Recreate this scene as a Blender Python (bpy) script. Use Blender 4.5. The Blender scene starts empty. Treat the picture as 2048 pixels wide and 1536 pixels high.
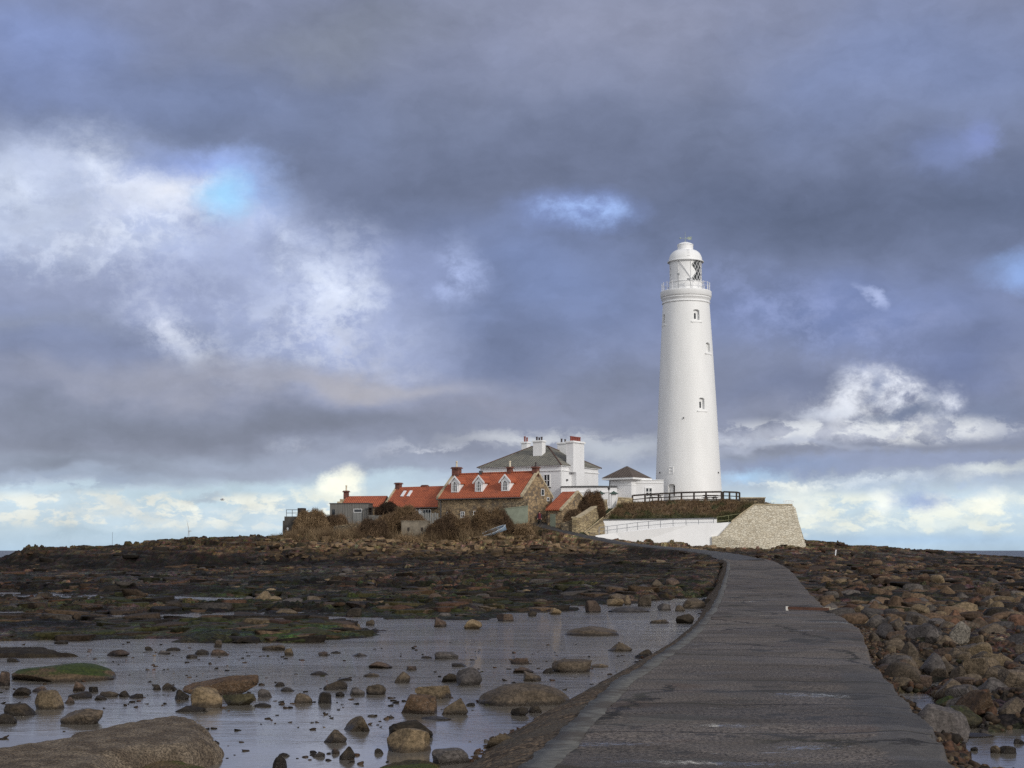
import bpy, bmesh, math, random
import numpy as np
from mathutils import Vector, Matrix

# ------------------------------------------------------------------ camera
HC = 2.6                       # eye height over the pool water (z = 0), metres
F = 3000.0                     # focal length in photo pixels
TH = math.atan(333.0 / F)      # the camera tips up a little
CT, ST = math.cos(TH), math.sin(TH)
scene = bpy.context.scene
cam_d = bpy.data.cameras.new('camera')
cam = bpy.data.objects.new('camera', cam_d)
scene.collection.objects.link(cam)
cam.location = (0, 0, HC)
cam.rotation_euler = (math.radians(90) + TH, 0, 0)
cam_d.sensor_width = 36.0
cam_d.lens = 36.0 * F / 2048.0
cam_d.clip_start = 0.1
cam_d.clip_end = 90000.0
scene.camera = cam
scene.view_settings.view_transform = 'Standard'
scene.view_settings.look = 'None'
scene.view_settings.exposure = 0.0
scene.view_settings.gamma = 1.0
scene.cycles.max_bounces = 6
scene.cycles.use_denoising = False
scene.cycles.adaptive_threshold = 0.005

def ray(px, py):
    a = (768.0 - py)
    return Vector(((px - 1024.0), F * CT - a * ST, F * ST + a * CT))
def P(px, py, Y):
    d = ray(px, py)
    return Vector((d.x * Y / d.y, Y, HC + d.z * Y / d.y))
def G(px, py, z=0.0):
    d = ray(px, py)
    s = (z - HC) / d.z
    return Vector((d.x * s, d.y * s, z))

def lin(c):
    return tuple((x / 12.92 if x <= .04045 else ((x + .055) / 1.055) ** 2.4) for x in [v / 255. for v in c])

# ------------------------------------------------------------------ sun
SUN_EL, SUN_AZ = math.radians(24), math.radians(138)   # azimuth clockwise from +Y (ahead): behind, to the right
sd = Vector((math.sin(SUN_AZ) * math.cos(SUN_EL), math.cos(SUN_AZ) * math.cos(SUN_EL), math.sin(SUN_EL)))
sun_d = bpy.data.lights.new('sun', 'SUN')
sun_d.energy = 1.85
sun_d.angle = math.radians(10)
sun_d.color = (1.0, .95, .87)
sun = bpy.data.objects.new('sun', sun_d)
sun.rotation_euler = sd.to_track_quat('Z', 'Y').to_euler()
sun.location = (40, -40, 60)
scene.collection.objects.link(sun)

# ------------------------------------------------------------------ sky
world = bpy.data.worlds.new('World')
scene.world = world
world.use_nodes = True
wt = world.node_tree
wt.nodes.clear()
def wn(t, **kw):
    n = wt.nodes.new(t)
    for k, v in kw.items():
        setattr(n, k, v)
    return n
wl = wt.links.new
out = wn('ShaderNodeOutputWorld')
bg = wn('ShaderNodeBackground')
bg.inputs['Strength'].default_value = 0.1
wl(bg.outputs[0], out.inputs[0])
tc = wn('ShaderNodeTexCoord')
sky = wn('ShaderNodeTexSky')
sky.sky_type = 'NISHITA'
sky.sun_disc = False
sky.sun_elevation = SUN_EL
sky.sun_rotation = SUN_AZ
sep = wn('ShaderNodeSeparateXYZ')
wl(tc.outputs['Generated'], sep.inputs[0])
def m(op, a, b=None, clamp=False):
    n = wn('ShaderNodeMath', operation=op)
    n.use_clamp = clamp
    for i, v in enumerate((a, b)):
        if v is None: continue
        if isinstance(v, (int, float)): n.inputs[i].default_value = v
        else: wl(v, n.inputs[i])
    return n.outputs[0]
az = m('ARCTAN2', sep.outputs[0], sep.outputs[1])
el = m('ARCSINE', sep.outputs[2])
comb = wn('ShaderNodeCombineXYZ')
wl(az, comb.inputs[0]); wl(el, comb.inputs[1])
base_co = comb.outputs[0]
def noise(co, scale, detail, rough, stretch=(1, 1, 1), loc=(0, 0, 0), dist=0.0):
    mp = wn('ShaderNodeMapping')
    mp.inputs['Scale'].default_value = stretch
    mp.inputs['Location'].default_value = loc
    wl(co, mp.inputs['Vector'])
    n = wn('ShaderNodeTexNoise')
    n.inputs['Scale'].default_value = scale
    n.inputs['Detail'].default_value = detail
    n.inputs['Roughness'].default_value = rough
    n.inputs['Distortion'].default_value = dist
    wl(mp.outputs[0], n.inputs['Vector'])
    return n
def warp(co, scale, amp, detail, rough, stretch):
    n = noise(co, scale, detail, rough, stretch)
    s = wn('ShaderNodeVectorMath', operation='SUBTRACT')
    wl(n.outputs['Color'], s.inputs[0]); s.inputs[1].default_value = (.5, .5, .5)
    k = wn('ShaderNodeVectorMath', operation='MULTIPLY')
    wl(s.outputs[0], k.inputs[0]); k.inputs[1].default_value = (amp, amp * .62, 0)
    a = wn('ShaderNodeVectorMath', operation='ADD')
    wl(co, a.inputs[0]); wl(k.outputs[0], a.inputs[1])
    return a.outputs[0]
soft_co = warp(base_co, 7.0, .16, 5, .55, (1, 1.7, 1))
fine_co = warp(base_co, 13.0, .060, 10, .68, (1, 1.3, 1))
wisp_co = warp(base_co, 22.0, .022, 6, .6, (1, 1.2, 1))
wisp = noise(wisp_co, 20.0, 11, .66, (1, 1.25, 1), (3.1, 1.7, 0)).outputs['Fac']
puff = noise(fine_co, 30.0, 10, .6, (1, 2.0, 1), (7.3, 4.2, 0)).outputs['Fac']
def mr(v, a, b, c=0., d=1., t='SMOOTHSTEP'):
    n = wn('ShaderNodeMapRange', interpolation_type=t)
    wl(v, n.inputs[0])
    n.inputs[1].default_value = a; n.inputs[2].default_value = b
    n.inputs[3].default_value = c; n.inputs[4].default_value = d
    return n.outputs[0]
wisp_m = mr(wisp, .40, .66)
puff_m = mr(puff, .43, .58)
fluff = noise(wisp_co, 52.0, 9, .68, (1, 1.2, 1), (9.1, 3.7, 0)).outputs['Fac']
fluff_m = mr(fluff, .42, .64)
cum_co = warp(base_co, 30.0, .022, 8, .62, (1, 1.5, 1))
cum = noise(cum_co, 34.0, 9, .62, (1, 2.1, 1), (2.3, 8.2, 0)).outputs['Fac']
cum_m = mr(cum, .47, .575)
def rgb(c, k=1.0):
    l = lin(c)
    return (l[0] * k, l[1] * k, l[2] * k, 1)
def mixc(fac, a, b):
    n = wn('ShaderNodeMix', data_type='RGBA')
    if isinstance(fac, float): n.inputs[0].default_value = fac
    else: wl(fac, n.inputs[0])
    for i, v in ((6, a), (7, b)):
        if isinstance(v, tuple): n.inputs[i].default_value = v
        else: wl(v, n.inputs[i])
    return n.outputs[2]
def el_of(py):
    d = ray(1024, py).normalized()
    return math.asin(d.z)
# cloud deck colour by elevation
ramp = wn('ShaderNodeValToRGB')
wl(mr(el, 0.0, 0.40, 0, 1, 'LINEAR'), ramp.inputs[0])
stops = [(1101, (168, 190, 208)), (1062, (184, 202, 214)), (1000, (186, 203, 214)), (955, (160, 172, 192)), (905, (136, 142, 162)),
         (800, (134, 140, 164)), (650, (124, 135, 168)), (420, (114, 124, 153)), (250, (120, 129, 155)), (0, (132, 139, 165)), (-120, (140, 146, 165))]
cr = ramp.color_ramp
while len(cr.elements) < len(stops): cr.elements.new(.5)
for e, (py, c) in zip(cr.elements, stops):
    e.position = min(1, max(0, el_of(py) / .40)); l = lin(c); e.color = (l[0], l[1], l[2], 1)
col = ramp.outputs[0]
# the clear-air gaps: real sky shows through
cos_ = {'soft': soft_co, 'fine': fine_co, 'wisp': fine_co, 'puff': fine_co, 'fluff': fine_co, 'cum': cum_co, 'plain': base_co}
blob_n = 0
def rechain():
    # keeps the shader compiler evaluating the banks in order (few live values)
    for k0, ks in ((soft_co, ('soft',)), (fine_co, ('fine', 'wisp', 'puff', 'fluff')), (base_co, ('plain',))):
        n = wn('ShaderNodeVectorMath', operation='MULTIPLY_ADD')
        wl(col, n.inputs[0]); n.inputs[1].default_value = (1e-7, 1e-7, 1e-7); wl(k0, n.inputs[2])
        for k in ks: cos_[k] = n.outputs[0]
    cos_['cum'] = cos_['plain']
def blob(px, py, rx, ry, c, a=1.0, mode='soft', rot=0.0, inner=0.0):
    """one cloud bank or gap, centred on a compass direction and elevation"""
    global col, blob_n
    blob_n += 1
    if blob_n % 8 == 0: rechain()
    d = ray(px, py).normalized()
    mp = wn('ShaderNodeMapping'); mp.vector_type = 'TEXTURE'
    mp.inputs['Location'].default_value = (math.atan2(d.x, d.y), math.asin(d.z), 0)
    mp.inputs['Rotation'].default_value = (0, 0, math.radians(rot))
    mp.inputs['Scale'].default_value = (rx / F, ry / F, 1)
    wl(cos_[mode], mp.inputs['Vector'])
    ln = wn('ShaderNodeVectorMath', operation='LENGTH')
    wl(mp.outputs[0], ln.inputs[0])
    f = mr(ln.outputs['Value'], 1.0, inner, 0, a)
    if mode == 'wisp': f = m('MULTIPLY', f, wisp_m)
    if mode == 'puff': f = m('MULTIPLY', f, puff_m)
    if mode == 'fluff': f = m('MULTIPLY', f, fluff_m)
    if mode == 'cum': f = m('MULTIPLY', f, cum_m)
    col = mixc(f, col, c if not isinstance(c, tuple) else rgb(c))
exec_blobs = [
 (1250, 40, 800, 230, (141, 146, 168), .9), (700, 60, 330, 120, (129, 135, 150), .8), (60, 90, 420, 190, (127, 143, 186), .95),
 (1800, 120, 480, 220, (127, 141, 178), .9), (420, 200, 420, 130, (120, 134, 170), .7), (230, 262, 420, 80, (106, 117, 144), .95),
 (1050, 330, 560, 140, (109, 117, 142), .8), (1560, 400, 620, 130, (101, 111, 138), .9), (1990, 420, 260, 150, (101, 112, 140), .9),
 (1900, 300, 110, 80, (122, 137, 180), .8, 'fine'), (1960, 270, 50, 60, (130, 145, 195), .8, 'fine'),
 (1080, 560, 330, 190, (117, 133, 173), .85), (1680, 610, 480, 130, (119, 135, 180), .9), (2060, 540, 130, 50, (135, 165, 215), .8, 'fine'),
 (1160, 425, 190, 62, (128, 148, 200), .8, 'fine'), (1170, 430, 150, 46, (158, 186, 235), .9, 'wisp'), (1160, 425, 120, 36, (160, 188, 236), .7, 'fluff'),
 (1010, 700, 300, 130, (110, 121, 153), .85), (1280, 780, 300, 110, (121, 128, 150), .6), (1960, 720, 260, 130, (111, 124, 163), .85),
 (1540, 790, 300, 80, (117, 126, 156), .85), (1950, 830, 220, 60, (118, 130, 160), .8),
 # lit left bank
 (60, 400, 520, 190, (172, 183, 210), .95, 'fine', 0, .25), (480, 520, 560, 230, (166, 177, 208), .95, 'fine', -18, .25), (10, 370, 240, 110, (190, 199, 218), .9, 'fine', 0, .1), (150, 340, 180, 110, (214, 221, 235), .8, 'wisp', 20), (120, 450, 300, 90, (184, 193, 212), .7, 'fine'),
 (640, 640, 380, 190, (158, 168, 200), .85, 'fine', -25, .2), (130, 580, 440, 90, (150, 158, 186), .85, 'fine'), (60, 660, 400, 60, (134, 141, 163), .8),
 (360, 580, 260, 90, (154, 163, 194), .8, 'fine'), (420, 560, 430, 210, (186, 194, 216), .55, 'fluff', -15), (450, 620, 380, 170, (140, 149, 180), .55, 'wisp', -20), (800, 540, 220, 120, (138, 150, 188), .7, 'fine'),
 (400, 330, 210, 60, (138, 158, 210), .9, 'fine'), (480, 380, 150, 110, (150, 176, 224), .85, 'fine'),
 (320, 385, 150, 70, (214, 220, 234), .9, 'fine', 10), (300, 400, 200, 90, (238, 239, 243), .9, 'wisp'), (350, 372, 90, 40, (242, 242, 245), .9, 'wisp', 20),
 (330, 460, 190, 70, (176, 187, 215), .8, 'fine'), (250, 430, 200, 120, (212, 219, 234), .7, 'wisp', 30), (560, 470, 260, 60, (200, 210, 234), .8, 'wisp', -20),
 (620, 570, 260, 120, (204, 213, 234), 1., 'wisp', -30), (680, 600, 120, 130, (220, 226, 238), 1., 'wisp', 60), (660, 650, 240, 130, (196, 204, 224), .9, 'wisp'),
 (370, 670, 170, 44, (208, 213, 226), .9, 'wisp', -35), (400, 690, 240, 70, (188, 194, 212), .6, 'fluff', -30), (190, 430, 230, 70, (158, 168, 198), .8, 'wisp', 20), (90, 330, 120, 50, (170, 180, 206), .7, 'wisp', -20), (420, 450, 180, 60, (150, 161, 196), .7, 'wisp', 10), (60, 480, 260, 50, (160, 166, 188), .7, 'wisp'), (560, 640, 120, 70, (140, 150, 184), .7, 'wisp', 60),
 (260, 440, 360, 130, (212, 219, 234), .8, 'fluff', 15), (640, 600, 240, 170, (208, 215, 232), .68, 'fluff', 60), (60, 400, 260, 110, (160, 170, 196), .6, 'fluff'), (520, 520, 300, 130, (148, 160, 196), .6, 'fluff'), (700, 720, 260, 90, (178, 183, 202), .7, 'fluff', -20),
 (340, 645, 60, 30, (205, 210, 226), .8, 'wisp'), (500, 725, 200, 44, (192, 198, 212), .9, 'wisp'),
 (730, 710, 200, 90, (176, 182, 204), .8, 'wisp', -40), (905, 540, 100, 90, (172, 186, 224), .9, 'wisp', 50), (1210, 690, 160, 80, (135, 146, 180), .6, 'wisp'),
 # grey lower decks on the left
 (500, 785, 760, 60, (156, 158, 174), .9), (720, 795, 280, 40, (172, 170, 178), .8), (120, 850, 420, 60, (128, 134, 154), .9), (620, 868, 520, 46, (124, 129, 148), .95),
 (950, 840, 280, 46, (138, 141, 160), .8), (150, 925, 420, 36, (131, 139, 158), .9), (620, 925, 420, 26, (152, 160, 180), .7),
 (620, 893, 110, 20, (190, 195, 208), .9, 'wisp'), (860, 905, 170, 24, (186, 190, 202), .9, 'puff'), (200, 955, 330, 18, (150, 162, 182), .7),
]
exec_blobs2 = [
 (420, 985, 640, 30, (184, 204, 216), .8, 'fine', 0, .3), (760, 960, 220, 26, (186, 206, 218), .8, 'fine'),
 (250, 1020, 500, 46, (216, 219, 214), .95, 'cum', 0, .5), (560, 1025, 320, 44, (224, 227, 220), .95, 'cum', 0, .5), (620, 1048, 300, 16, (168, 186, 204), .6, 'cum'), (100, 960, 420, 30, (150, 164, 186), .7, 'cum'),
 (690, 965, 66, 42, (240, 240, 226), .95, 'fine', 20, .3), (640, 1000, 150, 40, (222, 224, 214), .9, 'puff'), (200, 1015, 330, 30, (208, 213, 212), .85, 'puff'),
 (480, 1028, 260, 30, (216, 220, 216), .9, 'puff'), (60, 1000, 160, 26, (160, 178, 198), .7, 'puff'), (400, 985, 60, 14, (165, 178, 192), .8, 'fine'),
 (330, 1072, 620, 16, (172, 194, 210), .7, 'fine'), (820, 985, 200, 24, (196, 208, 212), .6, 'puff'),
 (1080, 880, 260, 34, (196, 199, 204), .8, 'puff'), (1230, 905, 160, 40, (186, 192, 200), .7, 'fine'),
 # right hand clouds
 (1700, 870, 420, 30, (186, 190, 204), .8, 'fine', 0, .1), (1720, 862, 400, 40, (212, 215, 220), .9, 'cum', 0, .3), (1860, 872, 120, 26, (224, 224, 220), .85, 'puff'), (1490, 880, 160, 26, (186, 192, 206), .7, 'puff'),
 (1700, 800, 130, 44, (232, 234, 240), 1., 'wisp', 28), (1695, 785, 66, 62, (226, 230, 240), 1., 'wisp', 15), (1650, 825, 80, 22, (205, 211, 224), .7, 'fine', 12),
 (1800, 776, 110, 44, (240, 242, 247), 1., 'wisp', -22), (1790, 790, 130, 40, (226, 230, 240), .9, 'wisp', -30), (1888, 812, 40, 66, (228, 232, 242), 1., 'wisp', -35),
 (1752, 778, 34, 46, (128, 139, 170), .85, 'fine', -20), (1858, 800, 26, 34, (126, 137, 168), .8, 'fine', -30), (1780, 838, 120, 22, (120, 131, 160), .85, 'fine'), (1760, 810, 200, 60, (236, 239, 244), .45, 'fluff', 0), (1800, 860, 260, 36, (222, 224, 226), .7, 'fluff'), (1600, 640, 380, 110, (142, 155, 196), .7, 'fluff', -20),
 (1820, 834, 100, 22, (118, 129, 158), .9, 'fine'), (1560, 905, 300, 14, (170, 177, 196), .6, 'soft'),
 (1750, 925, 520, 26, (144, 155, 184), .85, 'fine', 0, .3), (1600, 935, 170, 22, (140, 156, 188), .85, 'fine'),
 (1490, 952, 110, 24, (168, 202, 232), .8, 'fine'), (1590, 966, 190, 13, (228, 232, 228), .9, 'puff'), (1760, 958, 170, 16, (205, 214, 222), .8, 'puff'),
 (1985, 945, 130, 20, (208, 214, 216), .85, 'fine'), (1760, 1030, 460, 56, (218, 223, 216), .95, 'cum', 0, .55), (1900, 975, 300, 30, (170, 186, 208), .7, 'cum'),
 (1640, 1010, 150, 44, (222, 227, 222), .9, 'puff', -20), (1600, 1005, 90, 40, (226, 229, 222), .8, 'fine', -20),
 (1790, 1040, 230, 26, (222, 227, 220), .85, 'puff'), (1775, 1000, 50, 34, (226, 230, 226), .85, 'fine'), (1850, 995, 80, 26, (146, 164, 198), .9, 'fine'),
 (1980, 1010, 120, 30, (230, 231, 218), .95, 'puff'), (1975, 1000, 90, 24, (224, 227, 220), .6, 'fine'), (1930, 1045, 240, 18, (208, 218, 218), .8, 'puff'),
 (1840, 1080, 420, 18, (164, 190, 214), .85, 'plain'),
 # faint wisps over the right hand blue-grey deck
 (1500, 640, 90, 60, (140, 153, 196), .8, 'wisp', -50), (1640, 620, 130, 60, (138, 151, 194), .8, 'wisp', -40), (1745, 590, 60, 22, (172, 184, 220), .9, 'fine', -45),
 (1780, 665, 170, 50, (143, 154, 192), .8, 'wisp', 10),
]
for b in exec_blobs: blob(*b)
# the one torn gap over the cottages' left shows clear blue air
skyc = wn('ShaderNodeMix', data_type='RGBA', blend_type='MULTIPLY')
skyc.inputs[0].default_value = 1.0
wl(sky.outputs[0], skyc.inputs[6]); skyc.inputs[7].default_value = (.135, .15, .145, 1)
air = mixc(.72, skyc.outputs[2], rgb((150, 205, 242)))
blob(450, 390, 92, 74, air, .9, 'fine', 15, 0)
for b in exec_blobs2: blob(*b)
hs = wn('ShaderNodeHueSaturation'); hs.inputs['Saturation'].default_value = .88; wl(col, hs.inputs['Color'])
gm = wn('ShaderNodeGamma'); wl(hs.outputs[0], gm.inputs[0]); gm.inputs[1].default_value = 1.24
col = gm.outputs[0]
# broad and fine unevenness of the cloud deck
broad = noise(soft_co, 5.0, 6, .55, (1, 1.9, 1), (1.3, 9.1, 0)).outputs['Fac']
finen = noise(fine_co, 22.0, 10, .6, (1, 1.7, 1), (5.3, 2.1, 0)).outputs['Fac']
lum = m('ADD', mr(broad, .3, .7, -.09, .10, 'LINEAR'), mr(finen, .3, .7, -.12, .13, 'LINEAR'))
lum = m('MULTIPLY', m('ADD', lum, 1.0), 13.0)
vm = wn('ShaderNodeVectorMath', operation='SCALE'); wl(col, vm.inputs[0]); wl(lum, vm.inputs['Scale'])
# behind the viewer the deck is thin and sunlit
back = mr(sep.outputs[1], .25, -.55)
bright = wn('ShaderNodeVectorMath', operation='SCALE')
bright.inputs[0].default_value = (.97, .98, 1.0)
wl(mr(broad, .3, .7, 6.5, 12.0, 'LINEAR'), bright.inputs['Scale'])
col = mixc(back, vm.outputs[0], bright.outputs[0])
# Nishita air everywhere thinly in front of the clouds
col = mixc(.06, col, sky.outputs[0])
wl(col, bg.inputs['Color'])
world.cycles.sampling_method = 'MANUAL'
world.cycles.sample_map_resolution = 256

# ------------------------------------------------------------------ numpy noise
def _h(i, j, seed):
    n = (i.astype(np.int64) * 374761393 + j.astype(np.int64) * 668265263 + seed * 1442695041) & 0xffffffff
    n = ((n ^ (n >> 13)) * 1274126177) & 0xffffffff
    n = ((n ^ (n >> 16)) * 2246822519) & 0xffffffff
    return ((n ^ (n >> 15)) & 0xffffff) / 16777216.0
def vn(x, y, seed=0):
    i = np.floor(x); j = np.floor(y); u = x - i; v = y - j
    u = u * u * u * (u * (u * 6 - 15) + 10); v = v * v * v * (v * (v * 6 - 15) + 10)
    return (_h(i, j, seed) * (1 - u) + _h(i + 1, j, seed) * u) * (1 - v) + (_h(i, j + 1, seed) * (1 - u) + _h(i + 1, j + 1, seed) * u) * v
def fbm(x, y, oct=4, seed=0, gain=.5):
    s = 0; a = 1; t = 0
    for o in range(oct):
        s = s + a * vn(x, y, seed + o * 17); t += a; a *= gain
        x, y = x * 1.62 + y * 1.27 + 5.2, y * 1.62 - x * 1.27 + 1.3
    return s / t
def worley(x, y, seed=0, jit=.9):
    i = np.floor(x); j = np.floor(y)
    f1 = np.full(x.shape, 9.); f2 = np.full(x.shape, 9.); cid = np.zeros(x.shape)
    for di in (-1, 0, 1):
        for dj in (-1, 0, 1):
            a = i + di; b = j + dj
            cx = a + .5 + jit * (_h(a, b, seed) - .5); cy = b + .5 + jit * (_h(a, b, seed + 7) - .5)
            d = np.hypot(x - cx, y - cy)
            c = d < f1
            f2 = np.where(c, f1, np.minimum(f2, d)); cid = np.where(c, _h(a, b, seed + 13), cid); f1 = np.where(c, d, f1)
    return f1, f2, cid
def sstep(a, b, x):
    t = np.clip((x - a) / (b - a), 0, 1); return t * t * (3 - 2 * t)
def n3(p, seed, s):
    x, y, z = p[:, 0] * s, p[:, 1] * s, p[:, 2] * s
    return (vn(x + z * .7, y + z * 1.3 + 11, seed) + vn(y * 1.1 - z + 31, x * .9 + z * .8, seed + 3) + vn(z * 1.2 + x * .4, y + x * .6 + 7, seed + 5)) / 3 - .5

# ------------------------------------------------------------------ mesh helpers
COL = scene.collection
class MB:
    def __init__(s): s.v = []; s.f = []
    def add(s, vs, fs):
        o = len(s.v); s.v += [tuple(v) for v in vs]; s.f += [tuple(o + i for i in f) for f in fs]; return s
    def box(s, x0, y0, z0, x1, y1, z1):
        return s.add([(x0, y0, z0), (x1, y0, z0), (x1, y1, z0), (x0, y1, z0), (x0, y0, z1), (x1, y0, z1), (x1, y1, z1), (x0, y1, z1)],
              [(0, 3, 2, 1), (4, 5, 6, 7), (0, 1, 5, 4), (1, 2, 6, 5), (2, 3, 7, 6), (3, 0, 4, 7)])
    def bar(s, p, q, w, h=None, up=(0, 0, 1)):
        p, q = Vector(p), Vector(q); h = h or w
        d = (q - p).normalized(); u = Vector(up)
        if abs(d.dot(u)) > .99: u = Vector((0, 1, 0))
        a = d.cross(u).normalized() * w / 2; b = a.cross(d).normalized() * h / 2
        vs = [p - a - b, p + a - b, p + a + b, p - a + b, q - a - b, q + a - b, q + a + b, q - a + b]
        return s.add(vs, [(0, 3, 2, 1), (4, 5, 6, 7), (0, 1, 5, 4), (1, 2, 6, 5), (2, 3, 7, 6), (3, 0, 4, 7)])
    def tube(s, pts, r, n=8, caps=True):
        pts = [Vector(p) for p in pts]; rs = r if isinstance(r, (list, tuple)) else [r] * len(pts)
        vs = []; fs = []
        for k, p in enumerate(pts):
            d = (pts[min(k + 1, len(pts) - 1)] - pts[max(k - 1, 0)]).normalized()
            u = Vector((0, 0, 1)) if abs(d.z) < .95 else Vector((1, 0, 0))
            a = d.cross(u).normalized(); b = a.cross(d)
            vs += [p + (a * math.cos(t) + b * math.sin(t)) * rs[k] for t in [2 * math.pi * i / n for i in range(n)]]
        for k in range(len(pts) - 1):
            for i in range(n):
                j = (i + 1) % n; fs.append((k * n + i, k * n + j, (k + 1) * n + j, (k + 1) * n + i))
        if caps: fs += [tuple(range(n - 1, -1, -1)), tuple((len(pts) - 1) * n + i for i in range(n))]
        return s.add(vs, fs)
    def lathe(s, prof, n=48, c=(0, 0), a0=0., a1=2 * math.pi, cap=True):
        full = abs(a1 - a0 - 2 * math.pi) < 1e-6; m_ = n if full else n + 1; vs = []; fs = []
        for r, z in prof:
            for i in range(m_):
                t = a0 + (a1 - a0) * i / n; vs.append((c[0] + r * math.cos(t), c[1] + r * math.sin(t), z))
        for k in range(len(prof) - 1):
            for i in range(n):
                j = (i + 1) % m_ if full else i + 1
                fs.append((k * m_ + i, k * m_ + j, (k + 1) * m_ + j, (k + 1) * m_ + i))
        if cap and full: fs += [tuple(range(n - 1, -1, -1)), tuple((len(prof) - 1) * n + i for i in range(n))]
        return s.add(vs, fs)
    def prism(s, pts, off):
        """planar outline pts (3-D) pushed along off"""
        pts = [Vector(p) for p in pts]; n = len(pts); off = Vector(off)
        return s.add(pts + [p + off for p in pts], [tuple(range(n - 1, -1, -1)), tuple(range(n, 2 * n))] + [(i, (i + 1) % n, n + (i + 1) % n, n + i) for i in range(n)])
    def build(s, name, mat, parent=None, smooth=False, ang=35, bev=0):
        me = bpy.data.meshes.new(name); me.from_pydata(s.v, [], s.f)
        bm = bmesh.new(); bm.from_mesh(me)
        bmesh.ops.recalc_face_normals(bm, faces=bm.faces)
        if bev: bmesh.ops.bevel(bm, geom=bm.edges[:], offset=bev, segments=2, affect='EDGES', clamp_overlap=True)
        bm.to_mesh(me); bm.free()
        me.materials.append(mat)
        if smooth or bev:
            me.shade_smooth()
            me.set_sharp_from_angle(angle=math.radians(ang))
        o = bpy.data.objects.new(name, me); COL.objects.link(o)
        if parent: o.parent = parent
        return o
def tag(o, label, cat, group=None, kind=None):
    if label: o['label'] = label
    if cat: o['category'] = cat
    if group: o['group'] = group
    if kind: o['kind'] = kind
    return o
def thing(name, label, cat, loc=(0, 0, 0), rz=0., group=None):
    o = bpy.data.objects.new(name, None); COL.objects.link(o)
    o.empty_display_size = .3
    o.location = loc; o.rotation_euler = (0, 0, rz)
    return tag(o, label, cat, group)
def np_mesh(name, V, Q, mat, col=None, smooth=True, uv=None):
    me = bpy.data.meshes.new(name)
    V = np.asarray(V, np.float32); Q = np.asarray(Q, np.int32); k = Q.shape[1]
    me.vertices.add(len(V)); me.vertices.foreach_set('co', V.ravel())
    me.loops.add(Q.size); me.loops.foreach_set('vertex_index', Q.ravel())
    me.polygons.add(len(Q)); me.polygons.foreach_set('loop_start', np.arange(len(Q), dtype=np.int32) * k)
    me.update(calc_edges=True)
    if col is not None:
        a = me.color_attributes.new('Col', 'FLOAT_COLOR', 'POINT')
        c = np.ones((len(V), 4), np.float32); c[:, :3] = col; a.data.foreach_set('color', c.ravel())
    if uv is not None:
        u = me.uv_layers.new(name='UVMap'); u.data.foreach_set('uv', np.asarray(uv, np.float32)[Q.ravel()].ravel())
    me.materials.append(mat)
    if smooth: me.shade_smooth()
    o = bpy.data.objects.new(name, me); COL.objects.link(o)
    return o
def grid_quads(nr, nc):
    a = (np.arange(nr - 1)[:, None] * nc + np.arange(nc - 1)[None]).ravel()
    return np.stack([a, a + 1, a + nc + 1, a + nc], 1)

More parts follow.
